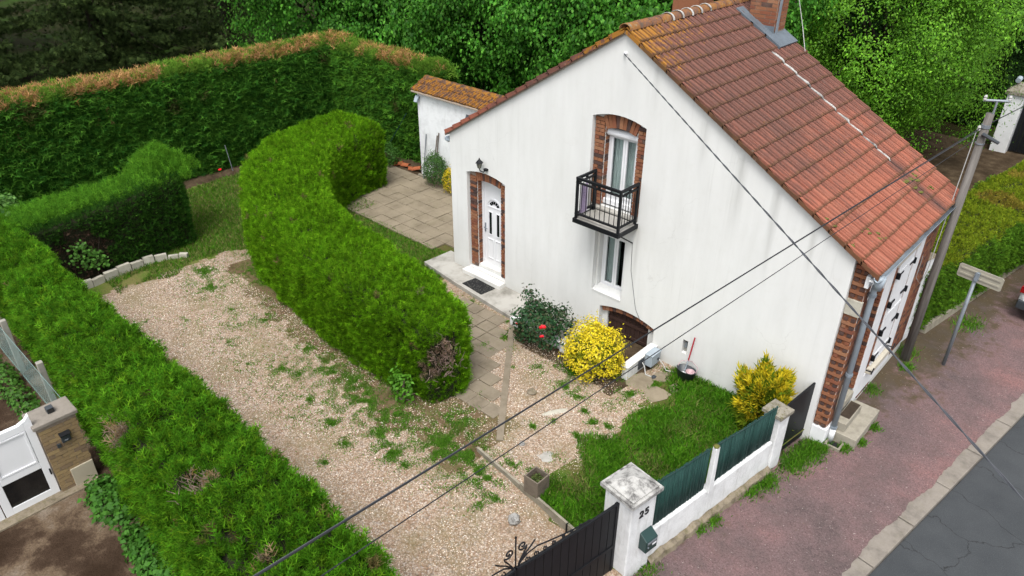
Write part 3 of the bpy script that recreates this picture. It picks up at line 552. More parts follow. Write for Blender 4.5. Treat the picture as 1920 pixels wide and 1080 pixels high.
CHX0, CHX1, CHY0, CHY1 = 4.90, 5.46, 3.60, 4.06
for r_ in range(NR):
    for c_ in range(NC):
        p = slope_pt(r_ * EXPO + .04, Y0 + c_ * TW, .0)
        if r_ * EXPO < 1.0 and r_ > 0 and Y0 + c_ * TW > 3.45 and p.x < 5.5 and p.x > 4.85 : continue
        piece('tile', tme, rf, p + Vector((random.uniform(-.006, .006), random.uniform(-.003, .003), random.uniform(-.002, .004))), (random.uniform(-.012, .012), AS + random.uniform(-.012, .012), random.uniform(-.012, .012)))
lb = MB()
for r_ in range(17):
    for c_ in range(NC):
        d = r_ * .315 + .04; p = Vector((XA - d * math.cos(AL), Y0 + (c_ + 1) * TW, HA - d * math.sin(AL)))
        tile_mb(lb, Matrix.Translation(p) @ Matrix.Rotation(math.pi, 4, 'Z') @ Matrix.Rotation(AL + random.uniform(-.01, .01), 4, 'Y'))
props(lb.build('rear_tiles', 'roof_tile', rf), kind='stuff')
# ridge tiles
def half_round(r0, r1, L, seg=8):
    mb = MB(); vs = []
    for y, r in ((0, r0), (L, r1)):
        for k in range(seg + 1): a = math.pi * k / seg; vs.append((r * math.cos(a), y, r * math.sin(a) * .85))
    for y, r in ((0, r0 - .015), (L, r1 - .015)):
        for k in range(seg + 1): a = math.pi * k / seg; vs.append((r * math.cos(a), y, r * math.sin(a) * .85))
    n = seg + 1; fs = [(i, i + 1, n + i + 1, n + i) for i in range(seg)] + [(2 * n + i, 3 * n + i, 3 * n + i + 1, 2 * n + i + 1) for i in range(seg)] + [(i, 2 * n + i, 2 * n + i + 1, i + 1) for i in range(seg)]
    return mb.add(vs, fs)
rme = half_round(.125, .112, .37).mesh('ridge_tile', 'ridge_tile', True); ame = half_round(.145, .14, .05).mesh('mortar_collar', 'cap_stone', True)
for k in range(13):
    y = Y0 - .02 + k * .322; piece('ridge_tile', rme, rf, (XA, y, HA + .0), (random.uniform(-.015, .015), 0, random.uniform(-.02, .02)))
    if 4 <= k <= 8: piece('mortar_collar', ame, rf, (XA, y - .01, HA - .002), (0, 0, random.uniform(-.06, .06)))
# verge
vg = MB()
for r_ in range(17):
    d0, d1 = r_ * EXPO + .02, (r_ + 1) * EXPO + .03; a, b2 = slope_pt(d0, 0, .0), slope_pt(d1, 0, .025); vg.prism([(a.x, -.085, a.z - .05), (b2.x, -.085, b2.z - .075), (b2.x, -.085, b2.z + .005), (a.x, -.085, a.z + .005)], [(a.x, -.05, a.z - .05), (b2.x, -.05, b2.z - .075), (b2.x, -.05, b2.z + .005), (a.x, -.05, a.z + .005)])
    d0, d1 = r_ * .315 + .02, (r_ + 1) * .315 + .03; a = Vector((XA - d0 * math.cos(AL), 0, HA - d0 * math.sin(AL))); b2 = Vector((XA - d1 * math.cos(AL) - .013, 0, HA - d1 * math.sin(AL) + .022)); vg.prism([(a.x, -.085, a.z - .04), (b2.x, -.085, b2.z - .06), (b2.x, -.085, b2.z + .01), (a.x, -.085, a.z + .01)], [(a.x, -.05, a.z - .04), (b2.x, -.05, b2.z - .06), (b2.x, -.05, b2.z + .01), (a.x, -.05, a.z + .01)])
vg.build('verge', 'roof_tile', rf)
# mortar seam down the slope and moss cushions
for k in range(9):
    d0 = 1.40 + k * EXPO + random.uniform(-.02, .03); d1 = d0 + EXPO * random.uniform(.92, 1.04); n_ = 8; pts = []; rr = []
    for q in range(n_):
        d = d0 + (d1 - d0) * q / (n_ - 1); pts.append(slope_pt(d, 3.05 + .02 * mnoise.noise((d * 4, 0, 0)), .030 + .03 * (((d - .04) / EXPO) % 1))); rr.append(max(.006, (.025 - .0009 * k) * (.6 + .5 * math.sin(math.pi * (q + .6) / n_)) + .012 * mnoise.noise((d * 9, 3, 1))))
    MB().tube(pts, rr, 7).build('mortar_fillet', 'cap_stone', rf, smooth=True)
def blob(mb, c, r, flat=.5, seg=8, rings=5, sd=0.0):
    vs = []; 
    for i in range(rings + 1):
        th = math.pi * i / rings
        for k in range(seg):
            ph = 2 * math.pi * k / seg; v = Vector((math.sin(th) * math.cos(ph), math.sin(th) * math.sin(ph), math.cos(th))); s = 1 + .45 * mnoise.noise((v.x * 1.7 + sd, v.y * 1.7, v.z * 1.7 + sd)); vs.append((c[0] + v.x * r * s, c[1] + v.y * r * s, c[2] + v.z * r * s * flat))
    return mb.add(vs, [(i * seg + k, i * seg + (k + 1) % seg, (i + 1) * seg + (k + 1) % seg, (i + 1) * seg + k) for i in range(rings) for k in range(seg)])
mm = MB()
for d, y, r in ((4.55, -.02, .06), (4.95, .0, .05), (5.0, .55, .05), (5.2, .8, .06), (4.7, 2.9, .08), (4.85, 3.15, .09), (5.05, 3.0, .07), (4.8, 3.4, .06), (5.2, 3.35, .05), (4.0, .1, .03), (4.3, 1.4, .03)):
    for q in range(4): blob(mm, slope_pt(d + random.uniform(-.1, .1), y + random.uniform(-.12, .12), .045), r * random.uniform(.4, .8), .35, sd=random.random() * 9)
MAT['moss'] = simple('moss', (0.11, 0.11, 0.025), .95, .4, 20); props(mm.build('moss', 'moss', rf, smooth=True), kind='stuff')
# chimney and flashing
ch = box('chimney', 'mortar', house, CHX0, CHX1, CHY0, CHY1, 5.2, 7.25)
for i in range(22):
    z = 5.72 + i * .0715
    for a in range(3):
        w = (CHX1 - CHX0) / 2.5; x0 = CHX0 + a * w - (w / 2 if i % 2 else 0); x1 = min(x0 + w, CHX1 + .004); x0 = max(x0, CHX0 - .004)
        if x1 - x0 > .05: brick(ch, (x0 + x1) / 2, CHY0 + .005, z, x1 - x0 - .01, .03, mat=bpick(.08))
    for a in range(2): brick(ch, CHX1 - .005, CHY0 + .12 + a * .22, z, .03, .205, mat=bpick(.12))
MB().box(CHX0 - .05, CHX1 + .05, CHY0 - .05, CHY1 + .05, 7.25, 7.36).build('chimney_cap', 'step_concrete', house)
def on_slope(mb, d0, d1, y0, y1, h0, h1): 
    return mb.prism([slope_pt(d0, y0, h0), slope_pt(d1, y0, h0), slope_pt(d1, y1, h0), slope_pt(d0, y1, h0)], [slope_pt(d0, y0, h1), slope_pt(d1, y0, h1), slope_pt(d1, y1, h1), slope_pt(d0, y1, h1)])
fl = MB(); on_slope(fl, .20, .66, 3.36, 3.62, .02, .068); on_slope(fl, .60, 1.02, 3.36, 3.62, .03, .076); on_slope(fl, .98, 1.38, 3.36, 4.13, .03, .08); fl.box(CHX0 - .01, CHX1 + .012, CHY0 - .02, CHY0 - .012, 5.5, 5.78); fl.build('flashing', 'lead', rf)
MB().box(CHX1 + .012, CHX1 + .03, CHY0 + .04, CHY0 + .12, 5.62, 7.1).build('chimney_strap', 'zinc', house)
ch2 = box('chimney', 'brick_orange', house, 3.25, 3.85, 3.45, 4.05, 5.2, 7.2); MB().box(3.2, 3.9, 3.4, 4.1, 7.2, 7.3).build('chimney_cap', 'step_concrete', house)
MB().tube([(5.5, 3.62, 7.2), (5.6, 4.05, 6.4), (5.8, 4.12, 5.75), (6.0, 4.0, 5.3)], .008, 5).build('aerial_cable', 'cable_white', house)
# gutter and downpipe
g = MB(); vs = []; seg = 8
for y in (-.10, 4.14):
    for k in range(seg + 1): a = math.pi + math.pi * k / seg; vs.append((9.375 + .062 * math.cos(a), y, 3.235 + .062 * math.sin(a)))
    for k in range(seg + 1): a = math.pi + math.pi * k / seg; vs.append((9.375 + .052 * math.cos(a), y, 3.235 + .052 * math.sin(a)))
n = seg + 1; g.add(vs, [(i, i + 1, 2 * n + i + 1, 2 * n + i) for i in range(seg)] + [(n + i, 3 * n + i, 3 * n + i + 1, n + i + 1) for i in range(seg)] + [(0, 2 * n, 3 * n, n), (seg, n + seg, 3 * n + seg, 2 * n + seg)] + [(i, n + i, n + i + 1, i + 1) for i in range(seg)] + [(2 * n + i, 2 * n + i + 1, 3 * n + i + 1, 3 * n + i) for i in range(seg)])
gu = g.build('gutter', 'zinc', house, smooth=True)
dp = MB().tube([(9.375, .05, 3.19), (9.375, .08, 3.06), (9.30, .20, 2.95), (9.285, .24, 2.85), (9.285, .245, .10)], .048, 10).build('downpipe', 'grey_plastic', house, smooth=True)
MB().tube([(9.375, .02, 3.22), (9.375, .05, 3.0)], [.085, .055], 10).build('hopper', 'grey_plastic', dp, smooth=True)
for z in (2.78, 1.25, .12): MB().tube([(9.285, .245, z - .025), (9.285, .245, z + .025)], .06, 10).build('pipe_collar', 'zinc', dp)
MB().tube([(9.285, .245, .10), (9.285, .245, -.19)], .052, 10).build('pipe_foot', 'white_paint', dp, smooth=True)

# --- door
fd = MB(); d0 = .25
for a in ((.735, .80, .16, 2.30), (1.43, 1.488, .16, 2.30), (.80, 1.43, 2.22, 2.30)): fd.box(a[0], a[1], d0, d0 + .07, a[2], a[3])
dr = fd.build('door_frame', 'white_pvc', house, bevel=.006)
dl = box('door', 'white_pvc', house, .803, 1.427, d0 + .025, d0 + .07, .20, 2.217)
for (x0, x1, z0, z1) in ((.90, 1.09, .36, .88), (1.14, 1.33, .36, .88), (.93, 1.06, .98, 1.58), (1.17, 1.30, .98, 1.58)):
    fr = MB(); w = .022
    for a in ((x0, x1, z0, z0 + w), (x0, x1, z1 - w, z1), (x0, x0 + w, z0 + w, z1 - w), (x1 - w, x1, z0 + w, z1 - w)): fr.box(a[0], a[1], d0 + .008, d0 + .0245, a[2], a[3])
    fr.build('panel_moulding', 'white_pvc', dl, bevel=.004)
for x0, x1 in ((.957, 1.033), (1.197, 1.273)): box('door_pane', 'dark_glass', dl, x0, x1, d0 + .018, d0 + .0243, 1.005, 1.555)
fan = MB(); cx, cz = 1.115, 1.70
for k in range(5):
    a0, a1 = R(18 + k * 29.5), R(18 + k * 29.5 + 24); P4 = [(cx + r * math.cos(a), d0 + .018, cz + r * math.sin(a) * .95) for r, a in ((.085, a0), (.165, a0), (.165, a1), (.085, a1))]; fan.prism(P4, [(x, d0 + .0243, z) for x, y, z in P4])
fan.build('fan_light', 'dark_glass', dl)
am = MB(); pr = [(cx + .205 * math.cos(R(t)), d0 + .016, cz + .205 * math.sin(R(t))) for t in range(0, 181, 15)]; am.tube(pr + [pr[0]], .011, 6); am.build('fan_moulding', 'white_pvc', dl)
MB().box(.812, .842, d0 + .008, d0 + .0245, 1.02, 1.24).tube([(.827, d0 + .01, 1.14), (.827, d0 - .03, 1.14), (.93, d0 - .035, 1.13)], .010, 6).build('door_handle', 'galvanised', dl)
box('door_sill', 'white_step', house, .745, 1.48, .125, .32, .135, .198, bevel=.008)
stp = props(MB().box(.50, 1.72, -.22, -.004, -.05, .095).build('door_step', 'white_step', origin=(1.1, -.1, -.05), bevel=.012), 'low white doorstep in front of the front door', 'step')
# --- upper window, glazed double door with rolled shutter
def casement(name, x0, x1, z0, z1, y, mull, parent, curtain=True, dark_right=False):
    f = MB(); w = .055
    for a in ((x0, x0 + w, z0, z1), (x1 - w, x1, z0, z1), (x0 + w, x1 - w, z0, z0 + w), (x0 + w, x1 - w, z1 - w, z1)): f.box(a[0], a[1], y, y + .06, a[2], a[3])
    fo = f.build(name, 'white_pvc', parent, bevel=.004)
    for a, b2 in ((x0 + w, mull), (mull, x1 - w)):
        s = MB(); q = .05
        for c in ((a + .003, a + q, z0 + w + .003, z1 - w - .003), (b2 - q, b2 - .003, z0 + w + .003, z1 - w - .003), (a + q, b2 - q, z0 + w + .003, z0 + w + q), (a + q, b2 - q, z1 - w - q, z1 - w - .003)): s.box(c[0], c[1], y - .015, y + .035, c[2], c[3])
        so = s.build('sash', 'white_pvc', fo, bevel=.005); box('pane', 'glass', fo, a + q, b2 - q, y + .01, y + .016, z0 + w + q, z1 - w - q)
    if curtain:
        n = 60; V = []
        xa, xb = x0 + .06, (x1 - .06 if not dark_right else mull + .02)
        for k in range(n + 1):
            x = xa + (xb - xa) * k / n; yy = y + .12 + .018 * math.sin(k * 1.05) + .008 * math.sin(k * 2.7); V += [(x, yy, z0 + .05), (x, yy, z1 - .05)]
        npmesh('curtain', V, [(2 * k, 2 * k + 2, 2 * k + 3, 2 * k + 1) for k in range(n)], 'curtain', fo, smooth=True)
    return fo
uw = casement('balcony_window', 4.15, 4.86, 2.90, 4.22, .245, 4.53, house)
sb = MB(); vs = []
for x in (4.10, 4.90):
    for k in range(9): a = R(-70 + k * 20); vs.append((x, .235 - .085 * math.cos(a), 4.215 + .075 * math.sin(a) + .0))
sb.add(vs, [(i, i + 1, 9 + i + 1, 9 + i) for i in range(8)] + [tuple(range(9)), tuple(range(9, 18))]); sbo = sb.build('roller_shutter_box', 'white_pvc', uw, smooth=False)
box('window_sill', 'white_pvc', uw, 4.13, 4.88, .17, .30, 2.80, 2.895, bevel=.006); box('window_threshold', 'slab_concrete', uw, 3.94, 5.07, .0, .17, 2.66, 2.755)
box('room_back', 'room_dark', house, 4.0, 5.1, .60, .63, .6, 4.6)
lw = casement('garden_window', 4.195, 4.825, .97, 2.20, .235, 4.53, house, True, True)
MB().prism([(4.16, -.012, .905), (4.87, -.012, .905), (4.87, .232, .972), (4.16, .232, .972)], [(4.16, -.012, .935), (4.87, -.012, .935), (4.87, .232, .99), (4.16, .232, .99)]).build('window_sill', 'plaster', lw)
# --- cellar hatch
ck = box('cellar_hatch', 'room_dark', house, 4.50, 5.54, .20, .22, -.15, .66)
for k in range(9):
    x = 4.525 + k * .1105; u = (x + .05 - 5.02) / .5; box('plank', 'brown_plank', ck, x, x + .103, .165, .199, -.10, .50 + .09 * (1 - u * u), bevel=.004)
for z in (.33, .03): box('hatch_rail', 'brown_plank', ck, 4.53, 5.51, .140, .164, z, z + .06)
# --- balcony
XB0, XB1, YB = 4.075, 5.085, -.60
bf = MB().box(XB0, XB1, YB, -.003, 2.645, 2.70).build('balcony', 'slab_concrete', house)
fr = MB(); fr.box(XB0 - .025, XB1 + .025, YB - .03, YB, 2.62, 2.705).box(XB0 - .03, XB0 - .001, YB, -.003, 2.62, 2.705).box(XB1 + .001, XB1 + .03, YB, -.003, 2.62, 2.705).build('balcony_frame', 'black_metal', bf)
for x in (XB0 + .02, XB1 - .02):
    for y in (YB + .02, -.045): box('balcony_post', 'black_metal', bf, x - .022, x + .022, y - .022, y + .022, 2.70, 3.52)
for z, hh in ((3.505, .045), (3.42, .025), (2.80, .03)):
    MB().box(XB0 - .004, XB1 + .004, YB - .004, YB + .044, z - hh / 2 + .001, z + hh / 2 + .001).build('balcony_rail', 'black_metal', bf)
    for x in (XB0 + .02, XB1 - .02): box('balcony_rail', 'black_metal', bf, x - .02, x + .02, YB + .046, -.02, z - hh / 2, z + hh / 2)
for k in range(8): x = XB0 + .02 + (XB1 - XB0 - .04) * (k + 1) / 9; MB().tube([(x, YB + .02, 2.80), (x, YB + .02, 3.42)], .0075, 6).build('baluster', 'black_metal', bf)
for x in (XB0 + .02, XB1 - .02):
    for k in range(5): y = YB + .03 + .52 * (k + 1) / 6; MB().tube([(x, y, 2.80), (x, y, 3.42)], .0075, 6).build('baluster', 'black_metal', bf)
for x in (XB0 + .06, XB1 - .06): MB().tube([(x, YB + .08, 2.63), (x, -.004, 2.28)], .014, 6).build('balcony_bracket', 'black_metal', bf)
for x, y in ((4.58, YB + .02), (XB0 + .02, -.3), (XB1 - .02, -.3)): MB().lathe([(.0, -.03), (.03, -.015), (.03, .015), (.0, .03)], (x, y, 3.463), 8).build('rail_boss', 'black_metal', bf)
cl = MB(); vs = []
for k in range(13): vs += [(XB0 + .06 + .012 * math.sin(k * 1.7), -.52 + k * .016, 2.78), (XB0 + .06 + .012 * math.sin(k * 1.7 + .4), -.52 + k * .016, 3.36)]
props(cl.add(vs, [(2 * i, 2 * i + 2, 2 * i + 3, 2 * i + 1) for i in range(12)]).build('cloth', 'purple_cloth', origin=(XB0 + .06, -.45, 2.78)), 'purple and white cloth hanging inside the left railing of the balcony', 'cloth')
bpy.data.objects['cloth'].modifiers.new('thick', 'SOLIDIFY').thickness = .004
# --- small things on the gable
ln = thing('wall_lantern', 'black wall lantern above the white front door', 'lantern', (1.1, -.005, 2.62))
MB().lathe([(.0, -.03), (.055, -.02), (.055, .02), (.0, .03)], (1.16, -.03, 2.72), 10).tube([(1.16, -.02, 2.72), (1.15, -.10, 2.68), (1.08, -.13, 2.70), (1.06, -.13, 2.76)], .014, 6).build('bracket', 'black_metal', ln)
MB().lathe([(.035, 0), (.062, .12)], (1.06, -.13, 2.76), 6).build('glass', 'glass_lamp', ln)
MB().lathe([(.09, 0), (.075, .02), (.02, .075), (.008, .11)], (1.06, -.13, 2.88), 6).build('hood', 'black_metal', ln)
for k in range(6): a = 2 * math.pi * k / 6; MB().tube([(1.06 + .036 * math.cos(a), -.13 + .036 * math.sin(a), 2.76), (1.06 + .064 * math.cos(a), -.13 + .064 * math.sin(a), 2.88)], .005, 4).build('lantern_bar', 'black_metal', ln)
MB().tube([(4.53, -.003, 5.72), (4.53, -.05, 5.72)], [.035, .02], 8).build('cable_anchor', 'white_paint', house)
MB().tube([(5.03, -.006, 2.28), (5.06, -.008, 1.7), (5.25, -.008, .9), (5.4, -.008, .66)], .004, 5).build('wall_cable', 'cable_grey', house)
MB().box(6.385, 6.445, .03, .084, .52, .56).lathe([(.022, -.03), (.022, .03)], (6.415, .05, .60), 8).build('tap', 'galvanised', house)

# ------------------------------------------------------------------ hard landscape in the garden
sl_pts = [(-.56, -.50), (.6, -.66), (2.0, -.80), (2.80, -.88), (4.24, -.85), (4.24, -.001), (-.003, -.001), (-.003, .36), (-.52, .36)]
props(MB().prism([(x, y, -.2) for x, y in sl_pts], [(x, y, -.004) for x, y in sl_pts]).build('concrete_landing', 'slab_concrete', bevel=.01), kind='structure')
def slab_field(name, x0, y0, nx, ny, sx, sy, z, mat, keep, jit=.006, gap=.014):
    root = thing(name, None, None, (x0, y0, z)); props(root, kind='structure'); me = MB().box(gap / 2, sx - gap / 2, gap / 2, sy - gap / 2, -.05, 0).mesh('paving_slab', mat)
    for i in range(nx):
        for j in range(ny):
            x, y = x0 + i * sx, y0 + j * sy
            if not keep(x + sx / 2, y + sy / 2): continue
            o = piece('paving_slab', me, root, (x + random.uniform(-jit, jit), y + random.uniform(-jit, jit), max(z, float(H(x + sx / 2, y + sy / 2)) + .022) + random.uniform(-jit, jit)), (random.uniform(-.01, .01), random.uniform(-.01, .01), random.uniform(-.012, .012)))
            b = o.modifiers.new('bevel', 'BEVEL'); b.width = .006; b.segments = 1
    return root
slab_field('patio', -6.62, .16, 15, 7, .432, .432, -.055, 'paving', lambda x, y: x < -.02 and not (x > -1.0 and y < .5))
SX = lambda y: 2.78 + (-.9 - y) * .826
slab_field('garden_path', 1.30, -3.54, 12, 8, .345, .325, -.052, 'paving_old', lambda x, y: x + .14 < SX(y) - .08 and x > SX(y) - 1.55 and y < -.93)
es = thing('edging_strip', None, None, (3.9, -2.3, -.05)); props(es, kind='structure')
for k in range(6):
    a = Vector((2.80, -.93, 0)); b = Vector((5.22, -3.86, 0)); p = a.lerp(b, k / 6); ang = math.atan2(b.y - a.y, b.x - a.x); L = (b - a).length / 6
    piece('edging_slab', MB().box(.004, L - .004, -.06, .06, -.06, 0).mesh('edging_slab', 'paving_old'), es, (p.x, p.y, max(-.035, float(H(p.x + .2, p.y - .24)) + .025) + random.uniform(-.004, .004)), (0, 0, ang))
# edge boards of the raised plot
eb = thing('plot_edging', 'low concrete board edging of the raised plot beside the black gate', 'edging', (7.0, -4.5, -.2))
for x0, x1 in ((5.06, 6.16), (6.17, 7.22), (7.24, 7.98)):
    M = Matrix.Translation((x0, YE(x0), 0)) @ Matrix.Rotation(-math.atan(.12), 4, 'Z'); box('edging_board', 'edge_concrete', eb, 0, (x1 - x0) * 1.007, -.02, .02, -.32, .0 if x0 < 6 else .035, M=M)
box('edging_stake', 'black_metal', eb, 7.222, 7.245, YE(7.23) - .04, YE(7.23) - .015, -.3, .05)
# cellar wing walls and the low wall by the landing
wr = props(MB().box(5.70, 5.825, -1.0, -.002, -.2, .27).build('wing_wall', 'whitewash', origin=(5.76, -.5, -.2), bevel=.012), 'white wing wall right of the cellar hatch, behind the round yellow bush', 'wall')
MB().box(5.68, 5.845, -1.02, -.003, .272, .302).build('coping', 'white_step', wr, bevel=.008)
wl = props(MB().box(4.26, 4.40, -1.12, -.002, -.2, .18).build('wing_wall', 'whitewash', origin=(4.33, -.5, -.2), bevel=.012), 'white wing wall left of the cellar hatch beside the rose bush', 'wall')
MB().box(4.24, 4.42, -1.14, -.003, .182, .215).build('coping', 'white_step', wl, bevel=.008)
props(MB().box(2.84, 4.255, -1.06, -.90, -.2, .14).build('retaining_wall', 'whitewash', origin=(3.5, -1, -.2), bevel=.012), 'low white retaining wall behind the rose bush at the end of the landing', 'wall')
# kerb stones at the foot of the short hedge
ss = thing('hedge_edging', 'row of pale stone blocks at the foot of the short square hedge', 'edging', (-5.4, -5.4, -.1))
pts = [(-5.36, -6.72), (-5.33, -6.47), (-5.38, -6.18), (-5.42, -5.86), (-5.45, -5.54), (-5.47, -5.24), (-5.44, -4.98), (-5.36, -4.70), (-5.25, -4.48), (-5.10, -4.32)]
for k, ((ax, ay), (bx, by)) in enumerate(zip(pts, pts[1:])):
    L = math.hypot(bx - ax, by - ay); hh = random.uniform(.17, .25) * (1 if k < 7 else .65); piece('edging_block', MB().box(.010, L - .010, 0, .11, 0, hh).mesh('edging_block', 'pale_block'), ss, (ax, ay, -.12), (random.uniform(-.12, .06), random.uniform(-.05, .05), math.atan2(by - ay, bx - ax) + random.uniform(-.08, .08)))
# ------------------------------------------------------------------ street fence
def SF(x0=8.37, y0=-4.5): return Matrix.Translation((x0, y0, 0)) @ Matrix.Rotation(-math.atan(.143), 4, 'Z')   # local +Y runs up the street, +X to the road
F0 = SF()
def wp(x, y, z, M=F0): return M @ Vector((x, y, z))
def pillar(name, label, y0, w, hgt, capw, mat_cap, pyramid, org):
    t = thing(name, label, 'pillar', org); 
    mb = MB().box(-w, 0, y0, y0 + w, -.34, hgt, M=F0); s = mb.build('shaft', 'whitewash', t, bevel=.015)
    o = (capw - w) / 2; c = MB().box(-w - o, o, y0 - o, y0 + w + o, hgt, hgt + .06, M=F0)
    if pyramid:
        i = .045; q = [(-w - o + i, y0 - o + i), (o - i, y0 - o + i), (o - i, y0 + w + o - i), (-w - o + i, y0 + w + o - i)]; cx, cy = -w / 2, y0 + w / 2
        c.prism([wp(x, y, hgt + .055) for x, y in q], [wp(x, y, hgt + .085) for x, y in q]); c.add([wp(x, y, hgt + .085) for x, y in q] + [wp(cx, cy, hgt + .215)], [(0, 1, 4), (1, 2, 4), (2, 3, 4), (3, 0, 4)])
    else:
        c.add([wp(-w - o, y0 - o, hgt + .0595), wp(o, y0 - o, hgt + .0595), wp(o, y0 + w + o, hgt + .0595), wp(-w - o, y0 + w + o, hgt + .0595), wp(-w / 2, y0 + w / 2, hgt + .10)], [(0, 1, 4), (1, 2, 4), (2, 3, 4), (3, 0, 4)])
    c.build('cap', mat_cap, t); return t
p25 = pillar('gate_pillar', 'square white gate pillar with a pyramid cap and the number 25', -.12, .49, 1.30, .60, 'cap_stone', True, (8.1, -4.3, -.2))
pil2 = pillar('fence_pillar', 'slimmer white fence pillar with a flat mossy cap beside the black side gate', 3.33, .29, .92, .36, 'mossy_cap', False, (8.75, -1.0, -.2))
# number 25 in raised strokes
num = MB()
def strokes(paths, ox, oz, s):
    for path in paths: num.tube([wp(.008, ox + x * s, oz + z * s) for x, z in path], .0105, 6)
two = [[(0, .75), (.1, .95), (.35, 1.0), (.58, .9), (.62, .68), (.45, .42), (.0, .02), (.65, .02)]]
five = [[(.6, 1.0), (.1, 1.0), (.06, .58), (.3, .62), (.55, .52), (.62, .28), (.48, .06), (.2, 0), (0, .1)]]
strokes(two, .045, .985, .105); strokes(five, .15, .985, .105); num.build('house_number', 'ink_black', p25)
mbx = thing('mailbox', 'dark green letter box hanging on the white pillar numbered 25', 'mailbox', tuple(wp(.1, .2, .35)))
pr = [(.004, .36), (.14, .36), (.14, .57), (.004, .66)]; MB().prism([wp(x, .10, z) for x, z in pr], [wp(x, .33, z) for x, z in pr]).build('body', 'mailbox_green', mbx, bevel=.008)
MB().box(.1405, .146, .125, .305, .515, .55, M=F0).build('slot_flap', 'galvanised', mbx); MB().box(.1405, .1445, .225, .305, .455, .485, M=F0).build('name_plate', 'white_pvc', mbx); MB().lathe([(.012, -.006), (.012, .006)], tuple(wp(.144, .14, .46)), 8).build('lock', 'galvanised', mbx)
# low wall, screens, post
fw = thing('garden_fence', 'low white wall with dark green screening along the pavement', 'fence', tuple(wp(-.1, 1.9, -.2)))
MB().box(-.15, -.03, .375, 3.325, -.16, .44, M=F0).build('base_wall', 'whitewash', fw, bevel=.02)
ft = MB(); n = 40
vs = []
for k in range(n + 1):
    y = .37 + 2.96 * k / n; e = .05 + .035 * mnoise.noise((k * .5, 1, 1)) + .02 * mnoise.noise((k * 1.3, 5, 1)); zt = -.095 + .05 * mnoise.noise((k * .4, 8, 2)); vs += [wp(-.029, y, zt + .02), wp(e, y, zt - .02), wp(e + .03, y, -.25)]
ft.add(vs, [(3 * k + a, 3 * k + 3 + a, 3 * k + 4 + a, 3 * k + 1 + a) for k in range(n) for a in range(2)]).build('stone_footing', 'footing', fw)
for y0, y1 in ((.372, 1.62), (1.74, 3.325)):
    for ly in range(2):
        V = []; Fq = []; ns = int((y1 - y0) / .012)
        for k in range(ns):       # upright brush fibres
            y = y0 + (k + .5) * .012; h0 = .35 + random.uniform(-.05, .03); h1 = 1.35 - .065 * y + random.uniform(-.02, .025) - .02 * math.sin((y - y0) / (y1 - y0) * math.pi); dx = -.085 - ly * .012 + random.uniform(-.006, .006); q = len(V)
            V += [wp(dx, y - .0065, h0), wp(dx + random.uniform(-.004, .004), y + .0065, h0), wp(dx, y + .0065 + random.uniform(-.006, .006), h1), wp(dx, y - .0065, h1)]; Fq.append((q, q + 1, q + 2, q + 3))
        o = npmesh('screen_panel', [tuple(v) for v in V], Fq, 'screen_green', fw); o.modifiers.new('thick', 'SOLIDIFY').thickness = .006
    MB().tube([wp(-.075, y0, 1.355 - .065 * y0), wp(-.075, (y0 + y1) / 2, 1.335 - .065 * (y0 + y1) / 2), wp(-.075, y1, 1.355 - .065 * y1)], .006, 5).build('tension_wire', 'mailbox_green', fw)
MB().prism([wp(-.075, 1.62, .40), wp(.005, 1.62, .40), wp(.005, 1.735, .40), wp(-.075, 1.735, .40)], [wp(-.075, 1.64, 1.28), wp(.0, 1.64, 1.28), wp(.0, 1.725, 1.28), wp(-.075, 1.725, 1.28)]).build('concrete_post', 'whitewash', fw, bevel=.01)
mo = MB(); blob(mo, wp(-.04, 1.68, 1.29), .05, .5, sd=3); mo.build('moss', 'moss', fw, smooth=True)
# black side gate between pillar and house
sg = thing('side_gate', 'plain black side gate between the mossy pillar and the house corner', 'gate', tuple(wp(-.15, 4.2, -.2)))
ya, yb = 3.66, 4.78
MB().prism([wp(-.16, ya, -.16), wp(-.13, ya, -.16), wp(-.13, yb, -.16), wp(-.16, yb, -.16)], [wp(-.16, ya, .90), wp(-.13, ya, .90), wp(-.13, yb, 1.03), wp(-.16, yb, 1.03)]).build('gate_panel', 'black_metal', sg)
for y, z in ((ya + .02, .88), (yb - .02, 1.0)): MB().box(-.185, -.161, y - .02, y + .02, -.16, z, M=F0).build('gate_stile', 'black_metal', sg)
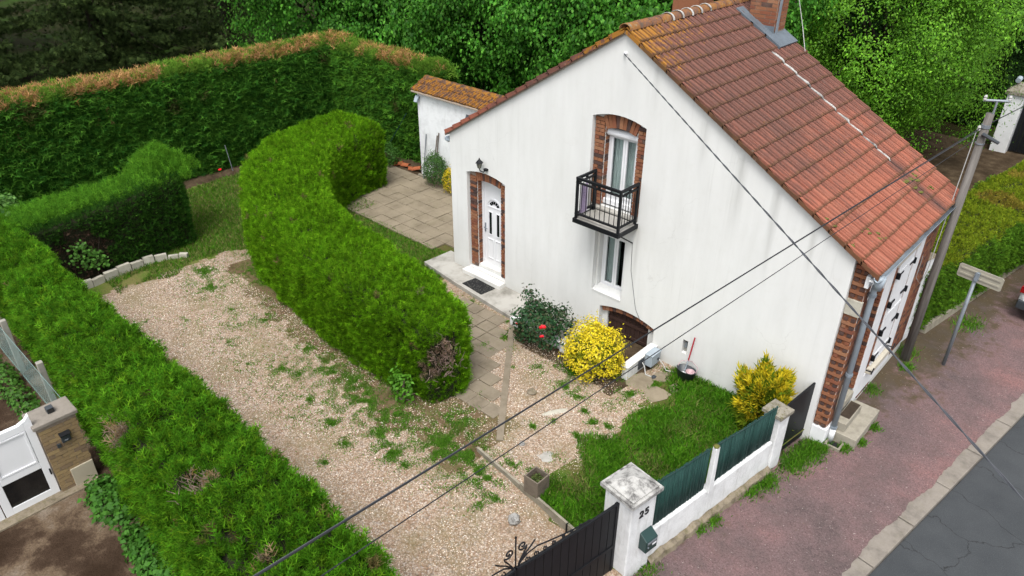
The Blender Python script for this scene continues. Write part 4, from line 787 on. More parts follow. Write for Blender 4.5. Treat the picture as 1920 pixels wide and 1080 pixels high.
# entrance gate, two leaves with scrolls
gt = thing('entrance_gate', 'black metal driveway gate with scrollwork crest beside pillar 25', 'gate', tuple(wp(-.25, -1.9, -.2)))
GX = -.235; HY, CY = -.155, -1.90
def gtop(y): u = (HY - y) / (HY - CY); return 1.20 + .08 * u * u
for side in (0, 1):
    ys = [HY + (CY + .01 - HY) * k / 12 for k in range(13)] if side == 0 else [CY - .01 - (CY + .01 - HY) * -k / 12 for k in range(13)]
    tops = [gtop(y) if side == 0 else gtop(2 * CY - y) for y in ys]
    for k in range(12):
        a, b2 = sorted((ys[k], ys[k + 1])); za, zb = (tops[k + 1], tops[k]) if ys[k] > ys[k + 1] else (tops[k], tops[k + 1])
        MB().prism([wp(GX - .012, a + .006, -.12), wp(GX + .012, a + .006, -.12), wp(GX + .012, b2 - .006, -.12), wp(GX - .012, b2 - .006, -.12)], [wp(GX - .012, a + .006, za - .03), wp(GX + .012, a + .006, za - .03), wp(GX + .012, b2 - .006, zb - .03), wp(GX - .012, b2 - .006, zb - .03)]).build('gate_slat', 'black_metal', gt)
    MB().tube([wp(GX, y, z - .02) for y, z in zip(ys, tops)], .024, 8).build('top_rail', 'black_metal', gt)
    MB().box(GX - .02, GX + .026, min(ys) + .01, max(ys) - .01, .36, .41, M=F0).build('mid_rail', 'black_metal', gt)
    MB().box(GX - .024, GX + .024, min(ys[0], ys[0]) - .022, ys[0] + .022, -.12, tops[0], M=F0).build('gate_stile', 'black_metal', gt)
    MB().box(GX - .024, GX + .024, ys[-1] - .02, ys[-1] + .02, -.12, tops[-1], M=F0).build('gate_stile', 'black_metal', gt)
MB().tube([wp(GX, CY, 1.2), wp(GX, CY, 1.80)], .010, 6).lathe([(.0, -.03), (.016, 0), (.0, .04)], tuple(wp(GX, CY, 1.80)), 6).build('spear', 'black_metal', gt)
def spiral(cy, cz, r0, turns, a0, sgn, tail):
    pts = []
    n = 26
    for k in range(n): t = k / (n - 1); a = a0 + sgn * turns * 2 * math.pi * t; r = r0 * (.18 + .82 * t); pts.append((cy + r * math.cos(a), cz + r * math.sin(a)))
    return pts + tail
def scroll(pts, r=.0105): MB().tube([wp(GX, y, z) for y, z in pts], r, 6).build('scroll', 'black_metal', gt)
for sg_ in (1, -1):
    m_ = lambda P: [(CY + sg_ * y, z) for y, z in P]
    scroll(m_(spiral(.105, 1.60, .075, 1.35, R(200), 1, [(.165, 1.52), (.10, 1.42), (.05, 1.33), (.035, 1.24)])))
    scroll(m_([(.035, 1.25), (.07, 1.34), (.15, 1.43), (.24, 1.50), (.30, 1.56)]))
    scroll(m_([(.06, 1.32), (.18, 1.40), (.34, 1.42), (.52, 1.37), (.75, 1.31), (1.0, 1.26), (1.25, 1.235)]))
    for k, (y, r) in enumerate(((.20, .05), (.34, .05), (.48, .042), (.62, .04), (.78, .03), (.92, .03), (1.08, .025))): scroll(m_(spiral(y, 1.285 + r * .2 - .02 * k / 4, r, 1.2, R(180), -1, [])), .008)
# street entrance steps, drain
st = thing('entrance_steps', 'pale concrete entrance steps at the street corner of the house', 'steps', (9.45, .8, -.2))
MB().box(9.238, 9.68, .30, 1.42, -.24, .0).build('lower_step', 'step_concrete', st, bevel=.012)
us_ = MB().box(9.238, 9.44, .37, 1.12, .001, .17).build('upper_step', 'step_concrete', st, bevel=.01); box('coir_inset', 'soil_fill', us_, 9.255, 9.42, .56, 1.08, .1705, .178)
dn = thing('drain_surround', 'small concrete drain box at the foot of the downpipe', 'drain', (9.38, .2, -.2))
for a in ((9.25, 9.52, .05, .085), (9.25, 9.285, .085, .27), (9.485, 9.52, .085, .27)): box('drain_edge', 'edge_concrete', dn, *a, -.24, -.14)
box('drain_well', 'room_dark', dn, 9.286, 9.484, .086, .268, -.21, -.188)
# planter, stones, doormat, bucket, hose box
pl = thing('planter', 'square wooden planter with seedlings at the corner of the raised plot', 'planter', (6.43, -4.27, 0))
for a in ((6.29, 6.57, -4.43, -4.408), (6.29, 6.57, -4.167, -4.145), (6.29, 6.312, -4.407, -4.168), (6.548, 6.57, -4.407, -4.168)): box('planter_board', 'planter_board', pl, *a, .0, .33, bevel=.003)
box('planter_soil', 'soil_fill', pl, 6.312, 6.548, -4.407, -4.168, .05, .24)
P = np.column_stack([rng.uniform(6.36, 6.5, 160), rng.uniform(-4.36, -4.22, 160), rng.uniform(.24, .30, 160)]); leaves('seedlings', P, unit(rng.normal(size=P.shape) + [0, 0, 1]), 'leaf', pl, .035, palette(160, [(.05, .1, .02), (.12, .14, .04)]))
def rock(name, label, c, r, flat, sd, mat='rock'):
    mb = MB(); blob(mb, c, r, flat, 9, 6, sd); return props(mb.build(name, mat, origin=c), label, 'stone')
rock('stone', 'whitish grey stone lying on the gravel near the black gate', (6.50, -4.88, -.11), .10, .75, 2.2)
rock('stone', 'round pale stone on the gravel beside the end of the edging strip', (5.55, -3.66, -.0), .055, .7, 5.1); rock('stone', 'dark grey flat stone on the gravel right of the path', (4.74, -2.5, -.0), .10, .3, 7.7, 'footing')
for k, (x, y, r) in enumerate(((6.05, -.85, .28), (6.45, -.95, .24), (6.62, -.55, .13), (6.25, -.45, .16))): rock('stepping_stone', ('largest flat sandy stepping stone beside the white wing wall', 'flat sandy stepping stone at the edge of the lawn below the bucket', 'small flat stepping stone just in front of the mop bucket', 'small worn stepping stone under the grey hose box')[k], (x, y, -.012), r, .12, k * 3.3, 'paving')
for c_, r_, fl_2, sd_, lb_ in (((5.42, -2.62, -.020), .22, .09, 1.3, 'long white cement smear on the gravel right of the path'), ((6.05, -3.62, -.022), .26, .10, 4.4, 'grey broken concrete patch on the gravel behind the planter')):
    mb = MB(); blob(mb, (0, 0, 0), r_, fl_2, 12, 6, sd_); mb.v = [tuple(Vector(c_) + Matrix.Rotation(R(58), 3, 'Z') @ Vector((v[0] * 1.25, v[1] * .32 if sd_ < 2 else v[1] * .7, v[2] * (1 if sd_ < 2 else .8)))) for v in mb.v]; props(mb.build('cement_patch', 'pale_block' if sd_ < 2 else 'slab_concrete', origin=c_), lb_, 'cement')
dm = props(MB().prism([(.90, -.60, -.001), (1.58, -.66, -.001), (1.62, -.25, -.001), (.95, -.225, -.001)], [(.90, -.60, .014), (1.58, -.66, .014), (1.62, -.25, .014), (.95, -.225, .014)]).build('doormat', 'doormat', origin=(1.25, -.43, 0)), 'black patterned rubber doormat on the landing before the front door', 'doormat')
bk = thing('mop_bucket', 'dark oval mop bucket standing by the white wall', 'bucket', (6.62, -.17, 0))
MB().lathe([(.0, 0), (.115, 0), (.145, .23), (.152, .235), (.14, .235), (.11, .05), (.0, .05)], (6.62, -.20, .0), 20, 1.35, .9).build('tub', 'dark_plastic', bk, smooth=True)
MB().lathe([(.055, .0), (.078, .06), (.085, .062), (.085, .075), (.060, .075), (.05, .01)], (6.71, -.22, .165), 18).build('wringer', 'pink_plastic', bk, smooth=True)
MB().tube([(6.43, -.20, .225), (6.44, -.10, .29), (6.62, -.03, .33), (6.80, -.10, .29), (6.81, -.20, .225)], .007, 6).build('bucket_handle', 'pink_plastic', bk)
mp = thing('mop', 'mop with a red handle leaning in the bucket against the wall', 'mop', (6.55, -.17, .03)); MB().tube([(6.55, -.17, .03), (6.585, -.11, .38)], .011, 7).build('lower_pole', 'grey_plastic', mp); MB().tube([(6.585, -.11, .38), (6.62, -.055, .88)], .014, 7).build('upper_pole', 'red_plastic', mp)
MB().lathe([(.02, .0), (.06, .02), (.05, .07), (.015, .09)], (6.55, -.17, .031), 10).build('mop_head', 'white_paint', mp)
hb = thing('hose_box', 'grey electrical box with cables on the outer side of the right wing wall', 'box', (5.92, -.3, .05))
box('box_body', 'grey_plastic', hb, 5.848, 6.01, -.46, -.15, .09, .33, bevel=.012); box('box_lid', 'grey_plastic', hb, 5.85, 6.022, -.472, -.138, .332, .355, bevel=.006); box('dark_plate', 'dark_plastic', hb, 5.827, 5.85, -.64, -.48, .06, .25)
MB().tube([(6.01, -.24, .2), (6.04, -.24, .2)], .026, 8).build('box_gland', 'dark_plastic', hb); MB().tube([(6.04, -.24, .2), (6.15, -.26, .14), (6.22, -.25, .03), (6.35, -.18, .01), (6.45, -.08, .02)], .010, 7).build('conduit', 'cable_white', hb); MB().tube([(5.86, -.55, .2), (5.93, -.57, .14), (6.0, -.62, .02), (6.12, -.58, .0)], .011, 7).build('conduit', 'cable_white', hb); blob_ = MB(); blob(blob_, (6.15, -.56, .01), .05, .5, sd=4); blob_.build('hose_end', 'dark_plastic', hb)
# ------------------------------------------------------------------ shed
sh = thing('shed', 'white rendered outbuilding with a lichen covered tile roof behind the house', 'shed', (-3, 3.8, -.1))
MB().prism([(-5.0, 3.30, -.2), (-.02, 3.30, -.2), (-.02, 3.82, -.2), (-5.0, 3.82, -.2)], [(-5.0, 3.30, 2.56), (-.02, 3.30, 2.56), (-.02, 3.82, 2.80), (-5.0, 3.82, 2.80)]).build('shed_wall', 'shed_white', sh)
mb = MB().prism([(-5.12, 3.16, 2.57), (0, 3.16, 2.57), (0, 3.80, 2.83), (-5.12, 3.80, 2.83)], [(-5.12, 3.16, 2.60), (0, 3.16, 2.60), (0, 3.80, 2.86), (-5.12, 3.80, 2.86)]); srf = mb.build('shed_roof', 'mortar', sh)
tm2 = tile_mb(MB(), None, .38).mesh('tile', 'lichen_tile'); a_ = math.atan2(.26, .64)
for r_ in range(2):
    for c_ in range(22):
        x = -5.13 + c_ * TW; piece('tile', tm2, srf, (x, 3.80 - r_ * .31 + random.uniform(-.008, .008), 2.865 - r_ * .31 * .406 + random.uniform(0, .008)), (0, a_ + random.uniform(-.04, .04), -math.pi / 2 + random.uniform(-.03, .03)))
srm = half_round(.13, .115, .40).mesh('ridge_tile', 'lichen_tile', True)
for k in range(13): piece('ridge_tile', srm, srf, (-5.14 + k * .385, 3.80, 2.83), (0, random.uniform(-.02, .02), -math.pi / 2 + random.uniform(-.03, .03)))
for x, y, z, lb_, ang in ((-4.93, 3.26, 2.42, 'grey floodlight at the top left corner of the white shed wall', 0), (-2.75, 3.24, 2.30, 'small dark floodlight on the shed wall close to the house roof', .4)):
    t = thing('floodlight', lb_, 'floodlight', (x, y + .03, z)); MB().box(x - .03, x + .03, y + .0, y + .038, z - .03, z + .03).build('bracket', 'dark_plastic', t); MB().prism([(x - .06, y - .12, z - .12), (x + .06, y - .12, z - .12), (x + .08, y - .02, z + .06), (x - .08, y - .02, z + .06)], [(x - .05, y - .06, z - .14), (x + .05, y - .06, z - .14), (x + .07, y + .01, z + .04), (x - .07, y + .01, z + .04)]).build('lamp_head', 'grey_plastic' if x < -4 else 'dark_plastic', t)
for k, (xa, za, xb, zb, mt, lb_) in enumerate(((-4.72, -.05, -4.66, 1.35, 'galvanised', 'blue grey tool handle leaning on the left of the shed wall'), (-4.30, -.05, -4.16, 1.42, 'stick_wood', 'thin brown wooden stick leaning on the middle of the shed wall'), (-4.2, -.05, -4.08, 1.52, 'stick_wood', 'taller brown wooden stick leaning on the shed wall, nearest the shrub'))):
    MB2 = MB().tube([(xa, 3.12, za), (xb, 3.27, zb)], .016, 7); props(MB2.build('garden_tool' if k == 0 else 'stick', mt, origin=(xa, 3.12, za)), lb_, 'tool' if k == 0 else 'stick')
props(MB().box(-5.05, -.0, 3.17, 3.26, -.2, .0).build('bed_kerb', 'edge_concrete', origin=(-2.5, 3.2, -.1), bevel=.01), 'low concrete kerb between the patio and the shed wall', 'kerb')
MB().lathe([(.0, 0), (.04, .02), (.09, .06), (.09, .12), (.05, .13)], (-.10, .06, 3.02), 10).build('gutter_end', 'grey_plastic', house)
tp = thing('tile_pile', 'few broken orange terracotta tiles at the back corner of the patio', 'tiles', (-6.0, 3.35, -.05))
for x, y, z, a, b2 in ((-6.35, 3.30, 0, .3, .2), (-6.1, 3.42, .02, -.2, .1), (-5.75, 3.36, .0, .5, -.15), (-5.55, 3.40, .02, .1, .25)): piece('broken_tile', half_round(.10, .09, .30).mesh('broken_tile', 'terracotta'), tp, (x, y, -.08 + z), (b2, 0, -1.2 + a))
# ------------------------------------------------------------------ neighbour's gate and pillar
npl = thing('neighbour_pillar', 'low brown brick pillar with slab top beside the white neighbouring gate', 'pillar', (.72, -9.1, -.15))
npb = box('pillar_core', 'mortar', npl, .56, .94, -9.365, -8.835, -.2, 1.20); rows = 19
mk_brick('stone_tan', (0.36, 0.25, 0.13), (0.46, 0.33, 0.16), (0.26, 0.18, 0.12))
for i in range(rows):
    z = -.13 + i * .0685; w = .176
    for k in range(4):
        y0 = -9.372 + k * w - (w / 2 if i % 2 else 0); y1 = min(y0 + w, -8.828); y0 = max(y0, -9.372)
        if y1 - y0 > .04: brick(npb, .938, (y0 + y1) / 2, z, .03, y1 - y0 - .008, .060, mat='stone_tan')
box('pillar_slab', 'kerb_concrete', npl, .50, .985, -9.42, -8.79, 1.202, 1.27, bevel=.012)
il = thing('intercom', 'black intercom with hood on the neighbour brick pillar', 'intercom', (.97, -9.07, .85)); box('intercom_body', 'dark_plastic', il, .956, .99, -9.13, -9.0, .80, .96, bevel=.006); MB().prism([(.956, -9.14, .962), (1.04, -9.14, .95), (1.04, -8.99, .95), (.956, -8.99, .962)], [(.956, -9.14, .985), (1.04, -9.14, .962), (1.04, -8.99, .962), (.956, -8.99, .985)]).build('hood', 'black_metal', il); MB().lathe([(.0, -.004), (.03, -.002), (.03, .002), (.0, .004)], (.993, -9.065, .85), 10).build('speaker_disc', 'galvanised', il)
props(box('key_switch', 'dark_plastic', None, .955, .985, -9.21, -9.16, .75, .81), 'small grey key switch left of the intercom on the brick pillar', 'switch')
gl = thing('gate_beacon', 'small dark square lamp on top of the neighbour brick pillar', 'lamp', (.75, -9.1, 1.27)); box('beacon_body', 'dark_plastic', gl, .69, .80, -9.14, -9.04, 1.272, 1.36, bevel=.006); box('beacon_lens', 'dark_glass', gl, .801, .806, -9.13, -9.05, 1.29, 1.35)
props(box('meter_panel', 'cream_panel', None, .956, .985, -9.17, -8.84, -.12, .27, bevel=.006), 'cream meter cover at the foot of the neighbour brick pillar', 'panel')
ng = thing('neighbour_gate', 'white panelled sliding gate of the neighbour with dark lower glazing', 'gate', (.9, -10.3, -.15)); gx0, gx1 = .83, .90
for y1 in (-9.385, -10.16, -10.93):
    y0 = y1 - .76; f = MB(); 
    for a in ((y0, y0 + .11, -.08, 1.36), (y1 - .11, y1, -.08, 1.36), (y0 + .11, y1 - .11, -.08, .04), (y0 + .11, y1 - .11, .49, .61), (y0 + .11, y1 - .11, 1.24, 1.36)): f.box(gx0, gx1, *a)
    fo = f.build('leaf_frame', 'white_pvc', ng, bevel=.005); box('lower_pane', 'dark_glass', fo, gx0 + .02, gx1 - .015, y0 + .111, y1 - .111, .041, .489); box('upper_panel', 'white_pvc', fo, gx0 + .015, gx1 - .012, y0 + .111, y1 - .111, .611, 1.239)
    w = MB(); 
    for a in ((y0 + .12, y1 - .12, .62, .645), (y0 + .12, y1 - .12, 1.205, 1.23), (y0 + .12, y0 + .145, .646, 1.204), (y1 - .145, y1 - .12, .646, 1.204)): w.box(gx1 - .011, gx1 + .006, *a)
    w.build('moulding', 'white_pvc', fo)
MB().prism([(gx0, -9.56, 1.361), (gx1, -9.56, 1.361), (gx1, -9.39, 1.361), (gx0, -9.39, 1.361)], [(gx0, -9.46, 1.40), (gx1, -9.46, 1.40), (gx1, -9.39, 1.47), (gx0, -9.39, 1.47)]).build('gate_horn', 'white_pvc', ng); box('gate_latch', 'black_metal', ng, gx1 + .001, gx1 + .03, -9.42, -9.40, .32, .42)
props(box('gate_track', 'footing', None, .80, 1.10, -12, -8.85, -.14, -.075), 'rough concrete strip under the white neighbouring gate', 'strip')
nf = thing('wire_fence', 'green wire mesh fence on concrete posts along the outside of the hedge', 'fence', (-1.8, -8.72, -.1))
for x in (-3.0, -1.08, -4.9): box('fence_post', 'concrete_post', nf, x - .05, x + .05, -8.76, -8.66, -.15, 1.08, bevel=.008)
wm = MB(); ws_ = []
for k in range(-70, 40):
    for d_ in (1, -1):
        x0 = -1.0 + k * .088; xs, zs = [], []
        for q in range(2): pass
        a = (x0, -.08); b2 = (x0 + d_ * 1.0, .92)
        if min(a[0], b2[0]) < -4.95 or max(a[0], b2[0]) > .45: continue
        p0, p1 = Vector((a[0], -8.775, a[1])), Vector((b2[0], -8.775, b2[1])); n_ = Vector((0, .0013, 0)); t_ = (p1 - p0).normalized().cross(Vector((0, 1, 0))) * .0013; wm.add([p0 - t_, p0 + t_, p1 + t_, p1 - t_, p0 - n_, p0 + n_, p1 + n_, p1 - n_], [(0, 1, 2, 3), (4, 5, 6, 7)])
wo_ = wm.build('wire_mesh', 'mesh_wire', nf); props(wo_, kind='stuff')
for z in (.0, .92): MB().tube([(-4.95, -8.775, z), (.45, -8.775, z)], .004, 5).build('line_wire', 'mesh_wire', nf)
# ------------------------------------------------------------------ street furniture beyond
up_ = thing('utility_pole', 'weathered wooden utility pole at the far street corner of the house', 'pole', (9.42, 3.66, -.2))
MB().tube([(9.41, 3.68, -.25), (9.43, 3.65, 1.8), (9.46, 3.63, 4.92)], [.088, .078, .064], 12).build('pole_shaft', 'pole_wood', up_, smooth=True)
MB().tube([(9.30, 3.60, 5.12), (9.68, 3.66, 5.16)], .022, 6).tube([(9.50, 3.62, 4.8), (9.50, 3.62, 5.13)], .018, 6).build('cross_arm', 'galvanised', up_); MB().tube([(9.46, 3.56, 4.58), (9.74, 3.50, 4.50)], [.035, .03], 8).build('cable_clamp', 'dark_plastic', up_); MB().lathe([(.074, -.03), (.074, .03)], (9.455, 3.63, 4.70), 12).build('pole_strap', 'galvanised', up_); MB().lathe([(.076, -.012), (.076, .012)], (9.45, 3.632, 4.40), 12).build('pole_strap', 'galvanised', up_)
for x, y, z in ((9.32, 3.60, 5.16), (9.66, 3.66, 5.20), (9.38, 3.56, 4.66)): MB().lathe([(.02, -.04), (.03, -.02), (.02, 0), (.03, .02), (.015, .05)], (x, y, z), 8).build('insulator', 'cable_white', up_)
MB().tube([(9.36, 3.54, 4.6), (9.345, 3.53, 3.2), (9.32, 3.56, 1.9), (9.26, 3.6, 1.55), (9.20, 3.4, 1.75), (9.235, 3.2, 2.3)], .008, 5).build('drop_cable', 'cable_white', up_)
sg2 = thing('street_sign', 'cream street sign plate seen from behind on a galvanised post', 'sign', (10.05, 4.02, -.2))
MB().tube([(10.05, 4.02, -.22), (10.05, 4.02, 1.93)], .034, 10).build('sign_post', 'galvanised', sg2, smooth=True)
Ms = Matrix.Translation((10.10, 3.97, 1.86)) @ Matrix.Rotation(R(-12), 4, 'Z'); q = [(-.40, -.11), (-.375, -.135), (.375, -.135), (.40, -.11), (.40, .11), (.375, .135), (-.375, .135), (-.40, .11)]
MB().prism([Ms @ Vector((x, .045, z)) for x, z in q], [Ms @ Vector((x, .060, z)) for x, z in q]).build('sign_plate', 'sign_back', sg2)
for z in (-.06, .05): MB().box(-.36, .36, .030, .044, z, z + .03, M=Ms).build('sign_rail', 'sign_back', sg2)
MB().box(-.055, .0, -.03, .03, -.08, .09, M=Ms).build('sign_clamp', 'zinc', sg2)
wpz = props(MB().prism([(8.80, 4.07, -.22), (9.14, 4.07, -.22), (9.22, 4.95, -.22), (8.88, 4.95, -.22)], [(8.84, 4.07, 1.75), (9.10, 4.07, 1.75), (9.18, 4.90, 1.62), (8.92, 4.90, 1.62)]).build('rough_wall', 'whitewash', origin=(9, 4.5, -.2), bevel=.03), 'rough whitewashed wall stub between the house end and the long hedge', 'wall')
MB().prism([(8.82, 4.06, 1.752), (9.12, 4.06, 1.752), (9.20, 4.92, 1.62), (8.90, 4.92, 1.62)], [(8.86, 4.1, 1.80), (9.08, 4.1, 1.80), (9.16, 4.88, 1.67), (8.94, 4.88, 1.67)]).build('coping', 'footing', wpz)
hw = props(MB().prism([(9.22, 4.95, -.25), (9.42, 4.95, -.25), (13.2, 28, -.25), (13.0, 28, -.25)], [(9.22, 4.95, -.02), (9.40, 4.95, -.02), (13.18, 28, -.02), (13.0, 28, -.02)]).build('hedge_kerb', 'edge_concrete', origin=(9.9, 9, -.2)), 'low concrete kerb wall along the foot of the long roadside hedge', 'kerb')
fp = thing('far_pillar', 'white gate pillar with a pale cap beyond the roadside hedge', 'pillar', (7.5, 18.6, -.1)); MB().box(7.35, 7.85, 18.35, 18.9, -.2, 1.85).build('shaft', 'white_paint', fp, bevel=.01); MB().box(7.28, 7.92, 18.28, 18.97, 1.85, 1.95).prism([(7.32, 18.32, 1.949), (7.88, 18.32, 1.949), (7.88, 18.93, 1.949), (7.32, 18.93, 1.949)], [(7.5, 18.5, 2.2), (7.7, 18.5, 2.2), (7.7, 18.75, 2.2), (7.5, 18.75, 2.2)]).build('cap', 'mossy_cap', fp)
cmx = thing('pillar_camera', 'small pale camera on top of the far white gate pillar', 'camera', (7.5, 18.5, 2.2)); MB().tube([(7.5, 18.55, 2.1), (7.5, 18.5, 2.3)], .02, 6).build('stalk', 'dark_plastic', cmx); MB().tube([(7.5, 18.6, 2.33), (7.5, 18.38, 2.30)], [.09, .08], 10).build('camera_head', 'grey_plastic', cmx)
fg = thing('far_gate', 'black solid gate beside the far white pillar beyond the hedge', 'gate', (8.3, 18.7, -.1)); 
for k in range(14): box('gate_slat', 'black_metal', fg, 7.87 + k * .13, 7.99 + k * .13, 18.6, 18.63, -.05, 1.7)
box('gate_frame', 'black_metal', fg, 7.86, 9.7, 18.56, 18.6, 1.6, 1.72)
quad('side_lane', 'bed_soil', [(3.6, 11.2, -.10), (8.2, 11.2, -.10), (8.6, 19, -.10), (3.0, 19, -.10)])
# parked car: only its rear corner enters the frame
car = thing('parked_car', 'white parked car, its rear corner at the right edge of the picture', 'car', (11.5, 9.0, -.2)); MC = Matrix.Translation((10.55, 6.95, -.2)) @ Matrix.Rotation(-math.atan(.1425), 4, 'Z')
secs = [(0.0, .12, .42, .82), (.06, .03, .30, .92), (.5, .0, .26, .96), (1.5, .0, .24, .96), (3.0, .0, .24, .93), (3.7, .05, .26, .84), (3.95, .16, .34, .70)]
mbc = MB(); vs = []
for y, i, z0, z1 in secs: vs += [MC @ Vector(p) for p in ((i + .05, y, z0), (i, y, z0 + .15), (i + .01, y, z1 - .12), (i + .09, y, z1), (1.72 - i - .09, y, z1), (1.72 - i - .01, y, z1 - .12), (1.72 - i, y, z0 + .15), (1.72 - i - .05, y, z0))]
n = len(secs); body = mbc.add(vs, [(a * 8 + k, a * 8 + (k + 1) % 8, a * 8 + 8 + (k + 1) % 8, a * 8 + 8 + k) for a in range(n - 1) for k in range(8)] + [tuple(range(8)), tuple(range((n - 1) * 8, n * 8))]).build('body', 'car_paint', car, smooth=False, bevel=.03)
cb = [(.25, .90), (.70, 1.40), (2.1, 1.45), (2.95, .92)]; MB().prism([MC @ Vector((.10, y, z) if z < 1 else (.22, y, z)) for y, z in cb], [MC @ Vector((1.62, y, z) if z < 1 else (1.50, y, z)) for y, z in cb]).build('cabin', 'dark_glass', car, bevel=.03)
MB().prism([MC @ Vector((.235, .72, 1.41)), MC @ Vector((1.485, .72, 1.41)), MC @ Vector((1.485, 2.08, 1.46)), MC @ Vector((.235, 2.08, 1.46))], [MC @ Vector((.26, .75, 1.45)), MC @ Vector((1.46, .75, 1.45)), MC @ Vector((1.46, 2.05, 1.49)), MC @ Vector((.26, 2.05, 1.49))]).build('car_roof', 'car_paint', car)
for x0 in (.03, 1.45): MB().box(x0, x0 + .24, -.012, .075, .66, .80, M=MC).build('tail_light', 'car_red', car)
MB().box(.05, 1.67, -.03, .06, .28, .48, M=MC).build('bumper', 'dark_plastic', car, bevel=.02)
for x in (.02, 1.52):
    for y in (.75, 3.2):
        w = MB(); c = [(MC @ Vector((x + dx, y, .30))) for dx in (0, .18)]; w.tube(c, .30, 18); wh_ = w.build('wheel', 'tyre', car); w2 = MB().tube([MC @ Vector((x - .006, y, .30)), MC @ Vector((x + .186, y, .30))], .19, 12); w2.build('rim', 'galvanised', wh_)
# overhead lines
def wire(label, pts, r, mat='cable_black', twist=False):
    P = [Vector(p) for p in pts]; mb = MB()
    if twist:
        n = int((P[-1] - P[0]).length / .05); D = (P[-1] - P[0]); t = D.normalized(); a = t.orthogonal().normalized(); b = t.cross(a)
        for s in range(2): mb.tube([P[0] + D * k / n + (a * math.cos(k * .55 + s * math.pi) + b * math.sin(k * .55 + s * math.pi)) * r * .8 for k in range(n + 1)], r * .8, 5)
    else: mb.tube(P, r, 6)
    return props(mb.build('overhead_cable', mat, origin=pts[0]), label, 'cable')
def ext(a, b, k): a, b = Vector(a), Vector(b); return tuple(a + (b - a) * k)
A = (4.53, -.05, 5.72); wire('twisted cable from the top of the gable across the street', [A, ext(A, (11.940, -5.699, 4.854), 1.6)], .0075, 'cable_grey', True)
PT = (9.39, 3.56, 4.66)
for end, r, mt, off, lb_ in (((8.39, -9.40, 4.5), .008, 'cable_black', (0, 0, 0), 'thick black overhead cable from the utility pole across the garden front'), ((8.37, -9.50, 4.5), .0045, 'cable_grey', (0, 0, -.03), 'thin wire running just below the thick black overhead cable'), ((8.70, -9.17, 4.5), .005, 'cable_black', (.05, 0, -.12), 'lowest thin overhead wire from the utility pole, crossing the planter')):
    S = Vector(PT) + Vector(off); wire(lb_, [tuple(S), ext(S, end, 1.6)], r, mt)
wire('overhead wire leaving the utility pole along the far street', [PT, (9.39 + .143 * 40, 43.6, 5.6)], .009)

